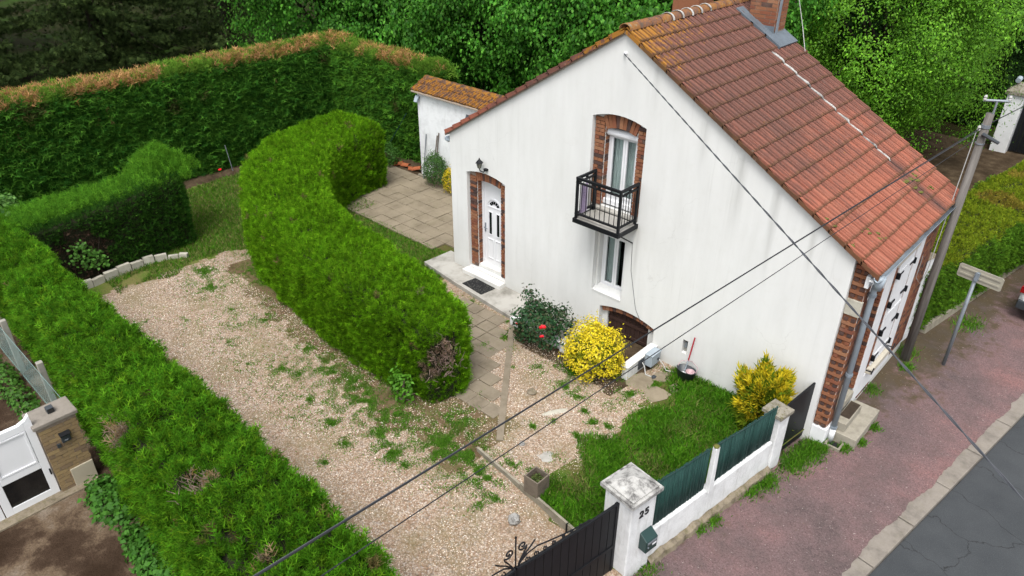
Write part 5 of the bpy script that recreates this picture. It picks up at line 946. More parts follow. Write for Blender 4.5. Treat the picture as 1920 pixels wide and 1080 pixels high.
# ------------------------------------------------------------------ vegetation
def hedge(name, label, stations, dens, length, width, cols, z0=-.12, lobes=3, up=.6, jit=.35, cap=.35, amp=.05, cap1=None, droop=0, extra=None, sec=None, spread=.55, kind=None, bump=.05, bsc=4.5, flat=False, cj=.24):
    st = np.array(stations, float); seg = np.r_[0, np.cumsum(np.linalg.norm(np.diff(st[:, :2], axis=0), axis=1))]; n = max(8, int(seg[-1] / .18)); s = np.linspace(0, seg[-1], n)
    C = np.stack([np.interp(s, seg, st[:, k]) for k in range(4)], 1)
    k = np.array([.25, .5, .25])
    for _ in range(6): C[1:-1, :] = .25 * C[:-2] + .5 * C[1:-1] + .25 * C[2:]
    T = unit(np.gradient(C[:, :2], axis=0)); rows = []; cap1 = cap if cap1 is None else cap1
    for t in (1.0, .92, .75, .5, .25): rows.append(np.r_[C[0, :2] - T[0] * cap * t, C[0, 2] * math.sqrt(max(1 - t * t, .0)) + .02, C[0, 3] * (1 - .06 * t)])
    mid = [C[i] for i in range(n)]; end = []
    for t in (.25, .5, .75, .92, 1.0): end.append(np.r_[C[-1, :2] + T[-1] * cap1 * t, C[-1, 2] * math.sqrt(max(1 - t * t, .0)) + .02, C[-1, 3] * (1 - .06 * t)])
    A = np.array(rows + mid + end); TT = np.vstack([np.repeat(T[:1], 5, 0), T, np.repeat(T[-1:], 5, 0)]); Nn = np.stack([-TT[:, 1], TT[:, 0]], 1)
    sec = np.array(sec or [(-.96, 0), (-1.0, .2), (-1.02, .42), (-1.02, .64), (-1.0, .82), (-.98, .93), (-.92, .985), (-.7, 1.0), (-.35, 1.005), (0, 1.005), (.35, 1.005), (.7, 1.0), (.92, .985), (.98, .93), (1.0, .82), (1.02, .64), (1.02, .42), (1.0, .2), (.96, 0)])
    m_ = len(sec); V = np.zeros((len(A), m_, 3)); V[..., 0] = A[:, None, 0] + Nn[:, None, 0] * sec[None, :, 0] * A[:, None, 2]; V[..., 1] = A[:, None, 1] + Nn[:, None, 1] * sec[None, :, 0] * A[:, None, 2]; V[..., 2] = z0 + (A[:, None, 3] - z0) * sec[None, :, 1]
    V = V.reshape(-1, 3); ctr = np.repeat(A[:, :2], m_, 0); out = V.copy(); out[:, :2] -= ctr; out[:, 2] -= A[:, 3].mean() * .5; out = unit(out); V = V + out * (amp * 1.3 * vnoise(V, .9, 3.1) + amp * .9 * vnoise(V, 2.6, 8.2))[:, None]
    F = []
    for i in range(len(A) - 1):
        for j in range(m_ - 1): a = i * m_ + j; F += [(a, a + 1, a + m_ + 1), (a, a + m_ + 1, a + m_)]
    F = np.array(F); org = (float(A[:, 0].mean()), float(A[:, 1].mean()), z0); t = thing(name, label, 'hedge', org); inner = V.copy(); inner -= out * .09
    npmesh('hedge_core', inner, F, 'hedge_core', t); P, N = sample_tris(V, F, dens); c2 = P - np.array([0, 0, 0]);  # dark inner core, added so no light passes through the foliage
    # orient outward
    cen = np.array([np.interp(0, [0], [0])]); ref = P.copy(); idx = np.argmin(((P[::1, None, :2] - A[None, ::4, :2]) ** 2).sum(-1), 1) if len(P) < 200000 else np.zeros(len(P), int); cc = A[::4][idx]; o2 = P.copy(); o2[:, :2] -= cc[:, :2]; o2[:, 2] -= cc[:, 3] * .5; sgn = np.sign((N * o2).sum(1)); sgn[sgn == 0] = 1; N = N * sgn[:, None]
    P = P - N * (rng.random((len(P), 1)) * .04) + N * (bump * (vnoise(P, bsc, 2.3) + .5 * vnoise(P, bsc * 2.3, 6.1)))[:, None]; keep = P[:, 2] > z0 + .04; P, N = P[keep], N[keep]; col = palette(len(P), cols, cj); cl = vnoise(P, 1.1, 5.5); col = col * (1 + .22 * cl)[:, None]
    if extra: P, N, col = extra(P, N, col)
    fronds('foliage', P, N, 'needle', t, length, width, col, up, jit, flat, lobes); return t, V, F
def dead_at(spots, keepfrac=.45, c=((.17, .10, .055), (.24, .15, .085)), extra=0, er=(.04, .10)):
    """thin, browned places: the listed ones and some small random ones"""
    def f(P, N, col):
        sp = [(*q[:3], q[3], c, keepfrac) for q in spots] + [(*P[rng.integers(len(P))], rng.uniform(*er), ((.11, .09, .03), (.20, .15, .06), (.07, .12, .02)), .5) for _ in range(extra)]
        for (x, y, z, r, cc, kf) in sp:
            d = np.linalg.norm((P - np.array([x, y, z])) / r, axis=1); near = np.where(d < 1.5)[0]; m_ = near[d[near] + .35 * vnoise(P[near], 3.5 if r > .15 else 9, 1.7) < 1]
            if len(m_) == 0: continue
            col[m_] = palette(len(m_), cc, .25); kill = m_[rng.random(len(m_)) > kf]; keep = np.ones(len(P), bool); keep[kill] = False; P, N, col = P[keep], N[keep], col[keep]
        return P, N, col
    return f
BRIGHT = [(.06, .175, .004), (.115, .275, .006), (.085, .225, .005), (.16, .32, .010)]
MIDG = [(.036, .130, .006), (.066, .205, .008), (.11, .27, .012), (.046, .16, .006)]
DARKG = [(.024, .105, .014), (.05, .165, .018), (.095, .245, .026), (.034, .13, .014)]
DARKC = [(.020, .078, .011), (.034, .112, .013), (.055, .15, .015), (.025, .09, .011)]
# neighbouring hedge along the driveway
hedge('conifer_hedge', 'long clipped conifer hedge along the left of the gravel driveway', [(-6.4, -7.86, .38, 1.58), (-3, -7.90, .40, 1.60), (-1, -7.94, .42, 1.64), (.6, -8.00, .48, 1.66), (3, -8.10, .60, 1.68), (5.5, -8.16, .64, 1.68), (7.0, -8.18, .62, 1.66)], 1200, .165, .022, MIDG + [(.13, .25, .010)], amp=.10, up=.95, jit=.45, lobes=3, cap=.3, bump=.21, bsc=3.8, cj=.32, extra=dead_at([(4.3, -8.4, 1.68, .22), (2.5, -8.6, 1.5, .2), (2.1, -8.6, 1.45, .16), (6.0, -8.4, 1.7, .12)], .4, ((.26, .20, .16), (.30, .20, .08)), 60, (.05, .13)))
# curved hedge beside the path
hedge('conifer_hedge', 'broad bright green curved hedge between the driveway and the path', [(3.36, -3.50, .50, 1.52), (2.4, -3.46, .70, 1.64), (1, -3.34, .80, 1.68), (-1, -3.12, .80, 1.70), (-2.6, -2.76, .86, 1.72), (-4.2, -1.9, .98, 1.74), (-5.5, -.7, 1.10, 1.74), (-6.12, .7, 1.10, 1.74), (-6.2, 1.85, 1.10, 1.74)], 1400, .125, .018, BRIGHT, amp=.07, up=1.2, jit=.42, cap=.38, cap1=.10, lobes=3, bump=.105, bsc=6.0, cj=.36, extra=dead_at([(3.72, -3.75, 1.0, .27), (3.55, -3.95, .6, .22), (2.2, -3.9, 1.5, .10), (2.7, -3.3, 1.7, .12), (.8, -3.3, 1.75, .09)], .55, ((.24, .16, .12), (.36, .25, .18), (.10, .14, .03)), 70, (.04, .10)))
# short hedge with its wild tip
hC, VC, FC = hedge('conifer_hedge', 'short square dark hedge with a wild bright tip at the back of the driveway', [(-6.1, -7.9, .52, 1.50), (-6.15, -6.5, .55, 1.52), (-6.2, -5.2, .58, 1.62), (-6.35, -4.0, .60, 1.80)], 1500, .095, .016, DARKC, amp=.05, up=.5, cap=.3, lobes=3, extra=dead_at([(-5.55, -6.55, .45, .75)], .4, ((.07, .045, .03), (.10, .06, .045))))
P = np.column_stack([rng.normal(-6.35, .34, 6500), rng.uniform(-8.0, -3.5, 6500), np.zeros(6500)]); P = P[np.abs(P[:, 0] + 6.3) < .56]; P[:, 2] = 1.45 + .06 * (P[:, 1] + 8) * .5 + rng.random(len(P)) * .12
q = np.abs(rng.normal(0, 1, (3500, 1))); Q = np.column_stack([rng.normal(-6.55, .26, 3500), rng.normal(-3.95, .30, 3500), 1.62 + .45 * rng.random(3500) ** 1.8]); PA = np.vstack([P, Q]); rq = np.hypot(Q[:, 0] + 6.55, Q[:, 1] + 3.95); Q[:, 2] = 1.68 + np.clip(.68 - .75 * rq, .05, 1) * rng.random(len(Q)) ** .8; PA = np.vstack([P, Q]); fronds('wild_shoots', PA, np.tile([0.15, 0, 1.0], (len(PA), 1)), 'needle', hC, .19, .022, palette(len(PA), [(.055, .18, .012), (.09, .25, .016), (.12, .30, .02)]), .5, .38)
# tall back hedge in two legs
OR = ((.44, .22, .09), (.56, .32, .15), (.34, .20, .06), (.16, .22, .03))
def browntop(P, N, col):
    m_ = (P[:, 2] > 2.70) & (vnoise(P, .55, 2.2) + .5 * vnoise(P, 2.2, 6) > -.42) & (N[:, 2] > .8) & (rng.random(len(P)) < .8); col[m_] = palette(m_.sum(), OR, .2); m2 = (N[:, 2] > .55) & ~m_; col[m2] = palette(m2.sum(), [(.09, .21, .02), (.15, .27, .03)]); m3 = (vnoise(P, 1.6, 9.0) > .52) & (P[:, 2] > 1.4) & (P[:, 2] < 2.85); col[m3] = palette(m3.sum(), ((.10, .08, .03), (.05, .09, .02))); return P, N, col
hD, VD, FD = hedge('tall_hedge', 'tall dark cypress hedge with a browned top along the back of the garden', [(-10.62, -9.5, .42, 2.94), (-10.62, -5, .42, 2.96), (-10.64, 0, .42, 2.98), (-10.6, 4.6, .42, 3.0)], 800, .29, .042, DARKG, lobes=3, up=.0, jit=.5, amp=.035, cap=.12, extra=browntop, bump=.10, bsc=3.4, flat=True)
hedge('tall_hedge', 'tall dark cypress hedge running from the garden corner to the shed', [(-10.6, 4.30, .40, 2.99), (-8.5, 4.35, .40, 2.93), (-6.6, 4.52, .38, 2.86), (-5.35, 4.7, .36, 2.80)], 800, .29, .042, [(.035, .125, .014), (.06, .18, .018), (.10, .24, .02)], lobes=3, up=.0, jit=.5, amp=.035, cap=.12, extra=browntop, bump=.10, bsc=3.4, flat=True)
# hanging dead sprays on the tall hedge
for y, z in ((-6.2, 2.5), (-5.9, 2.35), (-3.9, 2.55), (-3.6, 2.6), (-.5, 2.55), (1.6, 2.5)):
    n = 34; P = np.column_stack([np.full(n, -10.12) + rng.normal(0, .03, n), rng.normal(y, .025, n), z - rng.random(n) * .45]); sprays('dead_spray', P, np.tile([.5, 0, -1.0], (n, 1)), 'needle', hD, .16, .018, palette(n, ((.17, .12, .05), (.24, .15, .06))), 2, .4, 0, .3)
# roadside hedge
def eyel(P, N, col):
    m_ = N[:, 2] > .5; k = vnoise(P, .7, 4); col[m_] = palette(m_.sum(), [(.15, .21, .010), (.21, .26, .014), (.11, .19, .010)]); m2 = m_ & (k > .42); col[m2] = palette(m2.sum(), ((.24, .17, .03), (.20, .20, .02))); return P, N, col
hedge('roadside_hedge', 'wide low yellow green hedge along the pavement beyond the house', [(8.66, 4.75, .62, 1.38), (9.0, 7.0, .74, 1.40), (9.5, 10.5, .82, 1.40), (10.2, 15.0, .85, 1.40), (11.5, 22, .85, 1.4)], 1000, .085, .024, [(.05, .14, .010), (.09, .19, .012), (.07, .165, .010)], z0=-.1, up=.3, jit=.6, amp=.07, cap=.25, extra=eyel, lobes=2, spread=.9)
hedge('laurel_screen', 'tall dark evergreen screen beyond the lane behind the bright tree', [(-3, 23.5, .9, 4.2), (2, 22.5, .9, 4.0), (6.4, 21.6, .9, 3.6)], 260, .26, .07, [(.012, .035, .008), (.02, .055, .012), (.03, .075, .014)], lobes=3, up=.1, jit=.6, amp=.2, bump=.2, bsc=1.5)
# ---- broadleaf trees
def tree(name, label, x, y, h, crown, ncl, nl, size, cols, trunk=.22, asp=.62, droop=.5, sig=.3, z0=-.13, group=None, lump=.35, trans='leaf', shell=.55, seed=0, up=.3, face=True):
    t = thing(name, label, 'tree', (x, y, z0), group); cx, cy, cz, rx, ry, rz = crown; d = unit(rng.normal(size=(ncl, 3)))
    if face:      # fewer clumps on the side turned away from the camera
        tow = unit(np.array([11.8 - cx, -10.7 - cy, 2.0])); d = d[((d * tow).sum(1) > -.45) | (rng.random(ncl) < .35)]
    rad = (shell + (1 - shell) * rng.random((len(d), 1))) * (1 + lump * np.array([mnoise.noise((v[0] * 1.9 + seed, v[1] * 1.9, v[2] * 1.9 + x)) for v in d]))[:, None]; C = np.array([cx, cy, cz]) + d * rad * np.array([rx, ry, rz]); ok = C[:, 2] > z0 + .5; C, d = C[ok], d[ok]
    n = len(C); cs = rng.uniform(.6, 1.3, (n, 1)); P = np.repeat(C, nl, 0) + rng.normal(size=(n * nl, 3)) * np.repeat(cs, nl, 0) * sig * np.array([1, 1, .9]); N = unit(np.repeat(d, nl, 0) * .8 + .5 * unit(P - np.repeat(C, nl, 0)) + np.array([0, 0, .3])); tone = np.repeat(rng.uniform(.65, 1.35, (n, 1)), nl, 0) * rng.uniform(.75, 1.3, (n * nl, 1))
    leaves('crown', P, N, trans, t, size, palette(len(P), cols) * tone, asp, up, .45, droop); tb = MB(); tb.tube([(x, y, z0 - .1), (x + .05, y, z0 + 1.2), (cx, cy, cz * .7), (cx, cy, cz + rz * .5)], [trunk * 1.25, trunk, trunk * .7, trunk * .25], 10)
    for k in range(14):
        e = C[rng.integers(n)]; z = rng.uniform(.35, .8) * cz; b0 = Vector((x + (cx - x) * .7, y + (cy - y) * .7, z)); e = Vector(e); tb.tube([b0, b0.lerp(e, .5) + Vector((0, 0, .3)), e], [trunk * .38, trunk * .22, .015], 6)
    tb.build('trunk', 'bark', t, smooth=True); return t
LIME = [(.026, .125, .010), (.045, .18, .012), (.10, .28, .03), (.035, .15, .010)]
rows = [(-14.6, 6.6, 3.4, 4.6, 'broad lime tree at the left end of the row behind the tall hedge'), (-11.2, 8.4, 3.3, 4.6, 'lime tree above the corner of the tall back hedge'), (-7.6, 9.6, 3.4, 4.4, 'lime tree rising behind the lichen covered shed roof'), (-4.0, 9.8, 3.4, 4.6, 'lime tree behind the left slope of the house roof'), (-.4, 10.4, 3.4, 4.8, 'lime tree directly behind the house ridge')]
for k, (x, y, r, rz, lb_) in enumerate(rows): tree('lime_tree', lb_, x, y, 9, (x, y, 4.9, r, r, rz), 560, 125, .125, LIME, .24, .7, .9, .27, group='lime trees in a row behind the garden', seed=k * 3.1, shell=.68, lump=.5)
tree('ash_tree', 'bright green young tree overhanging the lane right of the chimney', 4.2, 15.6, 9, (4.1, 15.4, 4.4, 3.5, 4.0, 4.3), 1050, 135, .085, [(.06, .18, .010), (.10, .26, .014), (.16, .35, .026), (.07, .21, .010)], .2, .55, .35, .26, seed=11, shell=.62, lump=.5)
tree('lime_tree', 'mid green tree behind the bright young tree at the upper right', 5.6, 23.5, 11, (5.6, 23.5, 5.2, 3.4, 3.4, 5.0), 520, 55, .20, [(.03, .11, .012), (.055, .16, .018), (.075, .2, .022)], .25, .6, .7, .36, seed=21)
tree('lime_tree', 'dark leafy tree behind the chimney filling the gap', 1.2, 19.5, 11, (1.2, 19.5, 5.0, 3.8, 3.8, 5.2), 420, 55, .22, [(.02, .075, .012), (.035, .11, .014)], .25, .6, .7, .4, seed=25)
# dark evergreens
def conifer(name, label, x, y, h, r, nb, ns, cols, z0=-.13, group=None, length=.26, seed=0, low=.9):
    t = thing(name, label, 'tree', (x, y, z0), group); Ps, Ns = [], []; tb = MB(); tb.tube([(x, y, z0), (x, y, z0 + h * .5), (x, y, z0 + h)], [.28, .18, .03], 10)
    for b_ in range(nb):
        z = low + (h - low) * (b_ / nb) ** 1.15; L = r * (1 - (z / h) ** 1.3) * rng.uniform(.65, 1.1) + .25; a = rng.uniform(0, 2 * math.pi); dirv = np.array([math.cos(a), math.sin(a), 0]); k = rng.random(ns) ** .7; p = np.array([x, y, z]) + dirv * (k * L)[:, None] + np.array([0, 0, 1]) * (-.35 * L * k ** 1.6)[:, None] + np.array([0, 0, 1]) * (.22 * L * k ** 4)[:, None]
        side = np.cross(dirv, [0, 0, 1.0]); p = p + side * (rng.normal(0, .16, ns) * L * (1.15 - k))[:, None] + rng.normal(0, .05, (ns, 3)); Ps.append(p); Ns.append(np.tile(dirv * .6, (ns, 1)) + side * rng.normal(0, .5, (ns, 1)))
        if b_ % 4 == 0: e = Vector((x, y, z)) + Vector(dirv) * L * .9 + Vector((0, 0, -.25 * L)); tb.tube([(x, y, z), tuple(Vector((x, y, z)).lerp(e, .5) + Vector((0, 0, .02))), tuple(e)], [.05, .03, .01], 5)
    P = np.vstack(Ps); N = np.vstack(Ns); tone = np.repeat(rng.uniform(.7, 1.3, (nb, 1)), ns, 0); sprays('crown', P, N, 'needle', t, length, .045, palette(len(P), cols) * tone, 4, .35, .05, .4, .3, tri=True); tb.build('trunk', 'bark', t, smooth=True); return t
SPR = [(.020, .038, .010), (.032, .054, .014), (.05, .078, .020)]
conifer('spruce', 'big dark drooping conifer standing above the left end of the tall hedge', -23.6, 1.2, 13, 5.2, 150, 230, SPR, seed=1, low=.7)
conifer('spruce', 'dark olive conifer at the upper left corner of the picture', -25.5, -5.2, 13, 5.6, 140, 210, SPR, seed=2, low=.5)
conifer('spruce', 'shadowed conifer between the two nearer conifers at the far left', -33, -2.0, 15, 6, 110, 130, SPR, low=.8)
conifer('spruce', 'dark conifer far behind the left lime tree', -31, 9.5, 15, 6, 110, 130, SPR, low=.6)
conifer('spruce', 'dark conifer filling the gap left of the first lime tree', -21.5, 6.2, 12, 4.4, 110, 150, SPR, low=.5)
conifer('spruce', 'small blue green conifer behind the far left of the tall hedge', -19.5, -7.8, 3.0, 1.8, 50, 90, [(.028, .05, .028), (.04, .07, .035)], low=.2)
conifer('spruce', 'weeping dark conifer at the upper right edge behind the white pillar', 9.3, 27, 12, 4.2, 120, 110, [(.03, .075, .016), (.045, .10, .02)], low=.8)
conifer('spruce', 'dark evergreen filling the shade behind the far gate pillar', 6.2, 29, 13, 5, 110, 110, [(.012, .025, .01), (.02, .04, .014)], low=.3)
for k, (x, y, lb_) in enumerate(((-18, 14, 'far dark lime tree behind the left end of the row'), (-10.5, 15.5, 'far dark lime tree behind the middle of the row'), (-3.5, 17, 'far dark lime tree behind the house chimney'))): tree('lime_tree', lb_, x, y, 11, (x, y, 4.6, 4.2, 4.2, 5.0), 380, 50, .26, [(.014, .05, .01), (.025, .08, .013)], .25, .65, .7, .42, seed=31 + k)
# ---- shrubs
def shrub(name, label, c, r, n, size, cols, inner=None, up=.4, asp=.5, lump=.25, cat='shrub', trunkz=-.05, jit=.6, stems=7):
    t = thing(name, label, cat, (c[0], c[1], trunkz)); d = unit(rng.normal(size=(n, 3))); d[:, 2] = np.where(d[:, 2] < -.75, -d[:, 2], d[:, 2]); rad = (.50 + .50 * rng.random((n, 1)) ** .45 + .14 * np.clip(rng.normal(0, 1, (n, 1)), 0, 2.2) * (rng.random((n, 1)) < .3)) * (1 + lump * np.array([mnoise.noise((v[0] * 2.3 + c[0], v[1] * 2.3, v[2] * 2.3)) for v in d]))[:, None]; P = np.array(c) + d * rad * np.array(r); P[:, 2] = np.maximum(P[:, 2], trunkz + .02); col = palette(n, cols)
    if inner is not None: m_ = (rad[:, 0] < .80) | (np.array([mnoise.noise((v[0] * 4 + 7, v[1] * 4, v[2] * 4)) for v in d]) > .42); col[m_] = palette(m_.sum(), inner)
    leaves('foliage', P, d, 'leaf', t, size, col, asp, up, jit); sb_ = MB()
    for k in range(stems): e = P[rng.integers(n)]; sb_.tube([(c[0] + rng.normal(0, .04), c[1] + rng.normal(0, .04), trunkz - .03), tuple((np.array([c[0], c[1], trunkz]) * .4 + e * .6)), tuple(e)], [.018, .012, .005], 5)
    sb_.build('stems', 'twig', t); return t
shrub('euonymus_bush', 'round bright yellow bush in front of the cellar hatch', (5.20, -1.24, .50), (.60, .56, .56), 7500, .052, [(.66, .52, .012), (.80, .66, .03), (.55, .46, .010), (.78, .62, .06)], [(.16, .22, .012), (.30, .30, .015)], .5, .5, .32)
rs = shrub('rose_bush', 'dark green rose bush with red blooms beside the landing', (3.68, -1.12, .36), (.60, .50, .42), 2300, .075, [(.02, .065, .026), (.03, .09, .035), (.045, .11, .038), (.08, .06, .035)], None, .5, .62, .5)
for x, y, z in ((3.35, -1.0, .85), (4.15, -.95, .80), (4.35, -1.0, .62), (3.75, -1.05, .80)):
    n = 160; P = np.array([x, y, z]) + rng.normal(size=(n, 3)) * np.array([.10, .09, .08]); sh_ = leaves('shoots', P, unit(P - np.array([x, y, z - .1])), 'leaf', rs, .07, palette(n, [(.02, .065, .026), (.035, .095, .034), (.08, .06, .04)]), .6, .5, .6); sh_['kind'] = 'stuff'
def rose(c, r, petals=16):
    V = []; F = []
    for k in range(petals):
        a = k * 2.4; rr = r * (.25 + .75 * k / petals); d = Vector((math.cos(a), math.sin(a), .15)); s = Vector((-math.sin(a), math.cos(a), 0)); b = Vector(c) + Vector((0, 0, r * .55 - rr * .55)); q = len(V); V += [b + d * rr * .25 - s * rr * .28, b + d * rr * .25 + s * rr * .28, b + d * rr * .9 + s * rr * .55 + Vector((0, 0, rr * .45)), b + d * rr * 1.02 + Vector((0, 0, rr * .35)), b + d * rr * .9 - s * rr * .55 + Vector((0, 0, rr * .45))]; F.append((q, q + 1, q + 2, q + 3, q + 4))
    return npmesh('rose_bloom', [tuple(v) for v in V], F, 'rose_red', rs)
for c, r in (((4.13, -1.50, .64), .085), ((4.18, -1.58, .50), .055), ((3.42, -1.48, .42), .035)): rose(c, r)
shrub('golden_conifer', 'feathery yellow conifer shrub next to the mossy fence pillar', (8.22, -.44, .50), (.34, .30, .52), 160, .04, [(.3, .3, .02), (.45, .4, .02)], None, .5)
gc = [o for o in bpy.data.objects if o.name == 'golden_conifer'][0]
n = 4200; d = unit(rng.normal(size=(n, 3))); d[:, 2] = np.where(d[:, 2] < -.6, -d[:, 2], d[:, 2]); rad = (.6 + .4 * rng.random((n, 1))) * (1 + .75 * np.array([mnoise.noise((v[0] * 2.4, v[1] * 2.4 + 4, v[2] * 1.6)) for v in d]))[:, None]; P = np.array([8.22, -.44, .50]) + d * rad * np.array([.40, .34, .62]); P[:, 2] = np.maximum(P[:, 2], 0); topk = np.clip((P[:, 2] - .1) / .9, 0, 1)[:, None]; cc = palette(n, [(.55, .44, .015), (.70, .56, .03), (.40, .36, .015)]); gr = palette(n, [(.10, .18, .012), (.20, .26, .015)]); m_ = (rad < .8) | (rng.random((n, 1)) < .30) | (P[:, 2:3] < .35); sprays('foliage_tips', P, d, 'needle', gc, .13, .022, np.where(m_, gr, cc), 3, .5, .8, .35)
shrub('round_shrub', 'rounded green shrub against the shed wall', (-4.0, 3.0, .42), (.50, .30, .55), 3500, .05, [(.03, .09, .018), (.05, .13, .024), (.07, .16, .03)], None, .4)
shrub('golden_shrub', 'small yellow shrub half hidden behind the left house corner', (-3.25, 2.95, .30), (.30, .26, .40), 1800, .05, [(.5, .38, .01), (.6, .46, .02)], [(.14, .2, .02)], .4)
shrub('leafy_bush', 'loose green bush beside the far end of the curved hedge', (-6.65, 3.15, .22), (.60, .45, .38), 1800, .075, [(.03, .10, .014), (.05, .14, .02), (.07, .17, .03)], None, .5)
shrub('bramble', 'pale leafy bramble growing over the end of the hedge at the left edge', (-7.3, -7.6, 1.1), (1.2, .7, .75), 4200, .10, [(.05, .15, .02), (.09, .21, .03), (.12, .24, .06), (.03, .10, .015)], None, .7, .75, .5)
shrub('leafy_weed', 'bright leafy weed climbing the front end of the curved hedge', (3.05, -4.22, .18), (.30, .14, .36), 420, .075, [(.06, .19, .012), (.10, .26, .02)], None, .6, .6, .4)
shrub('ground_ivy', 'dark leafy ivy at the foot of the hedge beside the cream panel', (1.75, -8.95, .0), (.62, .28, .26), 900, .085, [(.035, .12, .012), (.06, .17, .02)], None, .8, .8, .4, 'ivy', -.12)
shrub('ground_ivy', 'dark leafy ivy at the foot of the hedge near the bottom edge', (3.3, -8.98, .0), (.95, .26, .26), 1300, .085, [(.035, .12, .012), (.06, .17, .02)], None, .8, .8, .4, 'ivy', -.12)
shrub('ground_ivy', 'leafy weeds along the mesh fence at the left edge', (-2.6, -9.05, -.02), (1.6, .22, .22), 1200, .075, [(.04, .12, .015), (.07, .17, .02)], None, .8, .8, .4, 'ivy', -.12)
n = 420; P = np.column_stack([rng.uniform(-5.62, -5.45, n), rng.normal(-6.15, .28, n), .25 + rng.random(n) * .75]); P = P[(P[:, 2] - .4) * .8 + (P[:, 1] + 6.4) < .5]; vine = thing('vine', 'bright climbing vine leaves on the bare patch of the short hedge', 'vine', (-5.5, -6.2, -.1)); leaves('vine_leaves', P, np.tile([1., 0, .3], (len(P), 1)), 'leaf', vine, .085, palette(len(P), [(.06, .17, .02), (.10, .24, .04)]), .8, .4, .5)
MB().tube([(-5.5, -6.3, -.1), (-5.52, -6.2, .4), (-5.5, -6.0, 1.0)], [.01, .008, .004], 5).build('vine_stem', 'bark', vine)
props(MB().tube([(-9.7, -.55, -.1), (-9.75, -.62, .75)], .014, 6).build('garden_stake', 'galvanised', origin=(-9.7, -.55, -.1)), 'thin grey stake standing before the tall back hedge', 'stake')
props(MB().tube([(-7.3, 3.55, -.1), (-6.3, 3.9, 1.5)], .014, 6).build('garden_stake', 'mailbox_green', origin=(-7.3, 3.55, -.1)), 'slanting green stake before the hedge left of the shed', 'stake')
fl_ = thing('poppy', 'single small red flower in the rough grass before the tall hedge', 'flower', (-9.5, -1.05, -.1)); MB().tube([(-9.5, -1.05, -.1), (-9.5, -1.05, .12)], .004, 5).build('flower_stem', 'moss', fl_); mbf = MB(); blob(mbf, (-9.5, -1.05, .14), .05, .6, sd=2); mbf.build('flower_head', 'rose_red', fl_)
# dead twigs at the rounded end of the curved hedge
dt = MB()
for k in range(130):
    a = rng.normal(0, 1, 3); b0 = np.array([3.76, -3.74, .86]) + a * np.array([.10, .18, .2]); e = b0 + np.array([rng.uniform(.05, .22), rng.uniform(-.22, -.02), rng.uniform(.05, .32)]); dt.tube([tuple(b0), tuple((b0 + e) / 2 + rng.normal(0, .02, 3)), tuple(e)], [.006, .004, .002], 4)
hB = [o for o in bpy.data.objects if o.name.startswith('conifer_hedge') and 'curved' in o.get('label', '')][0]; props(dt.build('dead_twigs', 'twig', hB), kind='stuff')
dt = MB()
for c in ((4.30, -8.38, 1.6), (2.5, -8.55, 1.48)):
    for k in range(90): b0 = np.array(c) + rng.normal(0, 1, 3) * np.array([.16, .12, .05]); e = b0 + np.array([rng.uniform(-.12, .12), rng.uniform(-.14, .08), rng.uniform(.05, .22)]); dt.tube([tuple(b0), tuple((b0 + e) / 2 + rng.normal(0, .02, 3)), tuple(e)], [.006, .004, .002], 4)
hA = [o for o in bpy.data.objects if o.name.startswith('conifer_hedge') and 'driveway' in o.get('label', '') and 'long' in o.get('label', '')][0]; props(dt.build('dead_twigs', 'twig', hA), kind='stuff')
# ---- grass
def blades(name, P, hmin, hmax, cols, label=None, w=.007):
    n = len(P); a = rng.uniform(0, 2 * math.pi, n); s = np.column_stack([np.cos(a), np.sin(a), np.zeros(n)]); lean = np.column_stack([rng.normal(0, .45, n), rng.normal(0, .45, n), np.ones(n)]); h = rng.uniform(hmin, hmax, (n, 1)); ww = w * rng.uniform(.7, 1.5, (n, 1)); tip = P + lean * h; mid = P + lean * h * np.array([.35, .35, .6])
    V = np.stack([P - s * ww, P + s * ww, mid + s * ww * .7, tip, mid - s * ww * .7], 1).reshape(-1, 3); o = npmesh(name, V, np.arange(5 * n, dtype=np.int32).reshape(n, 5), 'leaf', None, np.repeat(cols, 5, 0)); props(o, label, 'grass', None, 'stuff'); return o
def scatter(n, x0, x1, y0, y1, test):
    P = np.column_stack([rng.uniform(x0, x1, n), rng.uniform(y0, y1, n), np.zeros(n)]); P = P[test(P[:, 0], P[:, 1])]; P[:, 2] = H(P[:, 0], P[:, 1]) - .005; return P
GR = [(.045, .165, .008), (.075, .225, .010), (.12, .29, .016), (.058, .19, .008)]; DRY = [(.10, .18, .022), (.17, .20, .05), (.28, .24, .10), (.07, .18, .016)]
nz2 = lambda x, y, s, o: np.array([mnoise.noise((a * s, b * s, o)) for a, b in zip(x, y)])
P = scatter(120000, 5.9, 9.0, -4.75, .1, lambda x, y: (y > YE(x) + .02) & (x < XF(y) - .17) & (rng.random(len(x)) < np.clip((x - (6.30 + .5 * nz2(x, y, 1.6, 7) + .22 * np.maximum(0, -1.2 - y) * (y > -2.6))) * 2.6, 0, 1) * np.clip(.8 + 1.0 * nz2(x, y, 2.3, 19), .2, 1)) & (y < -.03)); k_ = nz2(P[:, 0], P[:, 1], 1.7, 23); cc_ = np.where((k_ + .35 * rng.normal(size=len(P)) > .48)[:, None], palette(len(P), DRY + [(.14, .22, .03)]), palette(len(P), GR)) * (1 + .35 * nz2(P[:, 0], P[:, 1], 3.1, 2))[:, None]; blades('lawn_grass', P, .025, .13, cc_, 'thick green grass in the plot behind the street fence')
P = scatter(60000, -9.6, -4.2, -6.2, .9, lambda x, y: (x < -4.7 + .5 * (y + 3.5) * (y > -3.5) + .5 * nz2(x, y, 1.2, 3)) & (x > -9.3 + .4 * nz2(x, y, 1.5, 5)) & (nz2(x, y, .9, 11) > -.45)); blades('rear_grass', P, .03, .12, palette(len(P), DRY + GR + [(.14, .24, .02)]), 'rough yellowing grass between the short hedge and the tall back hedge', .008)
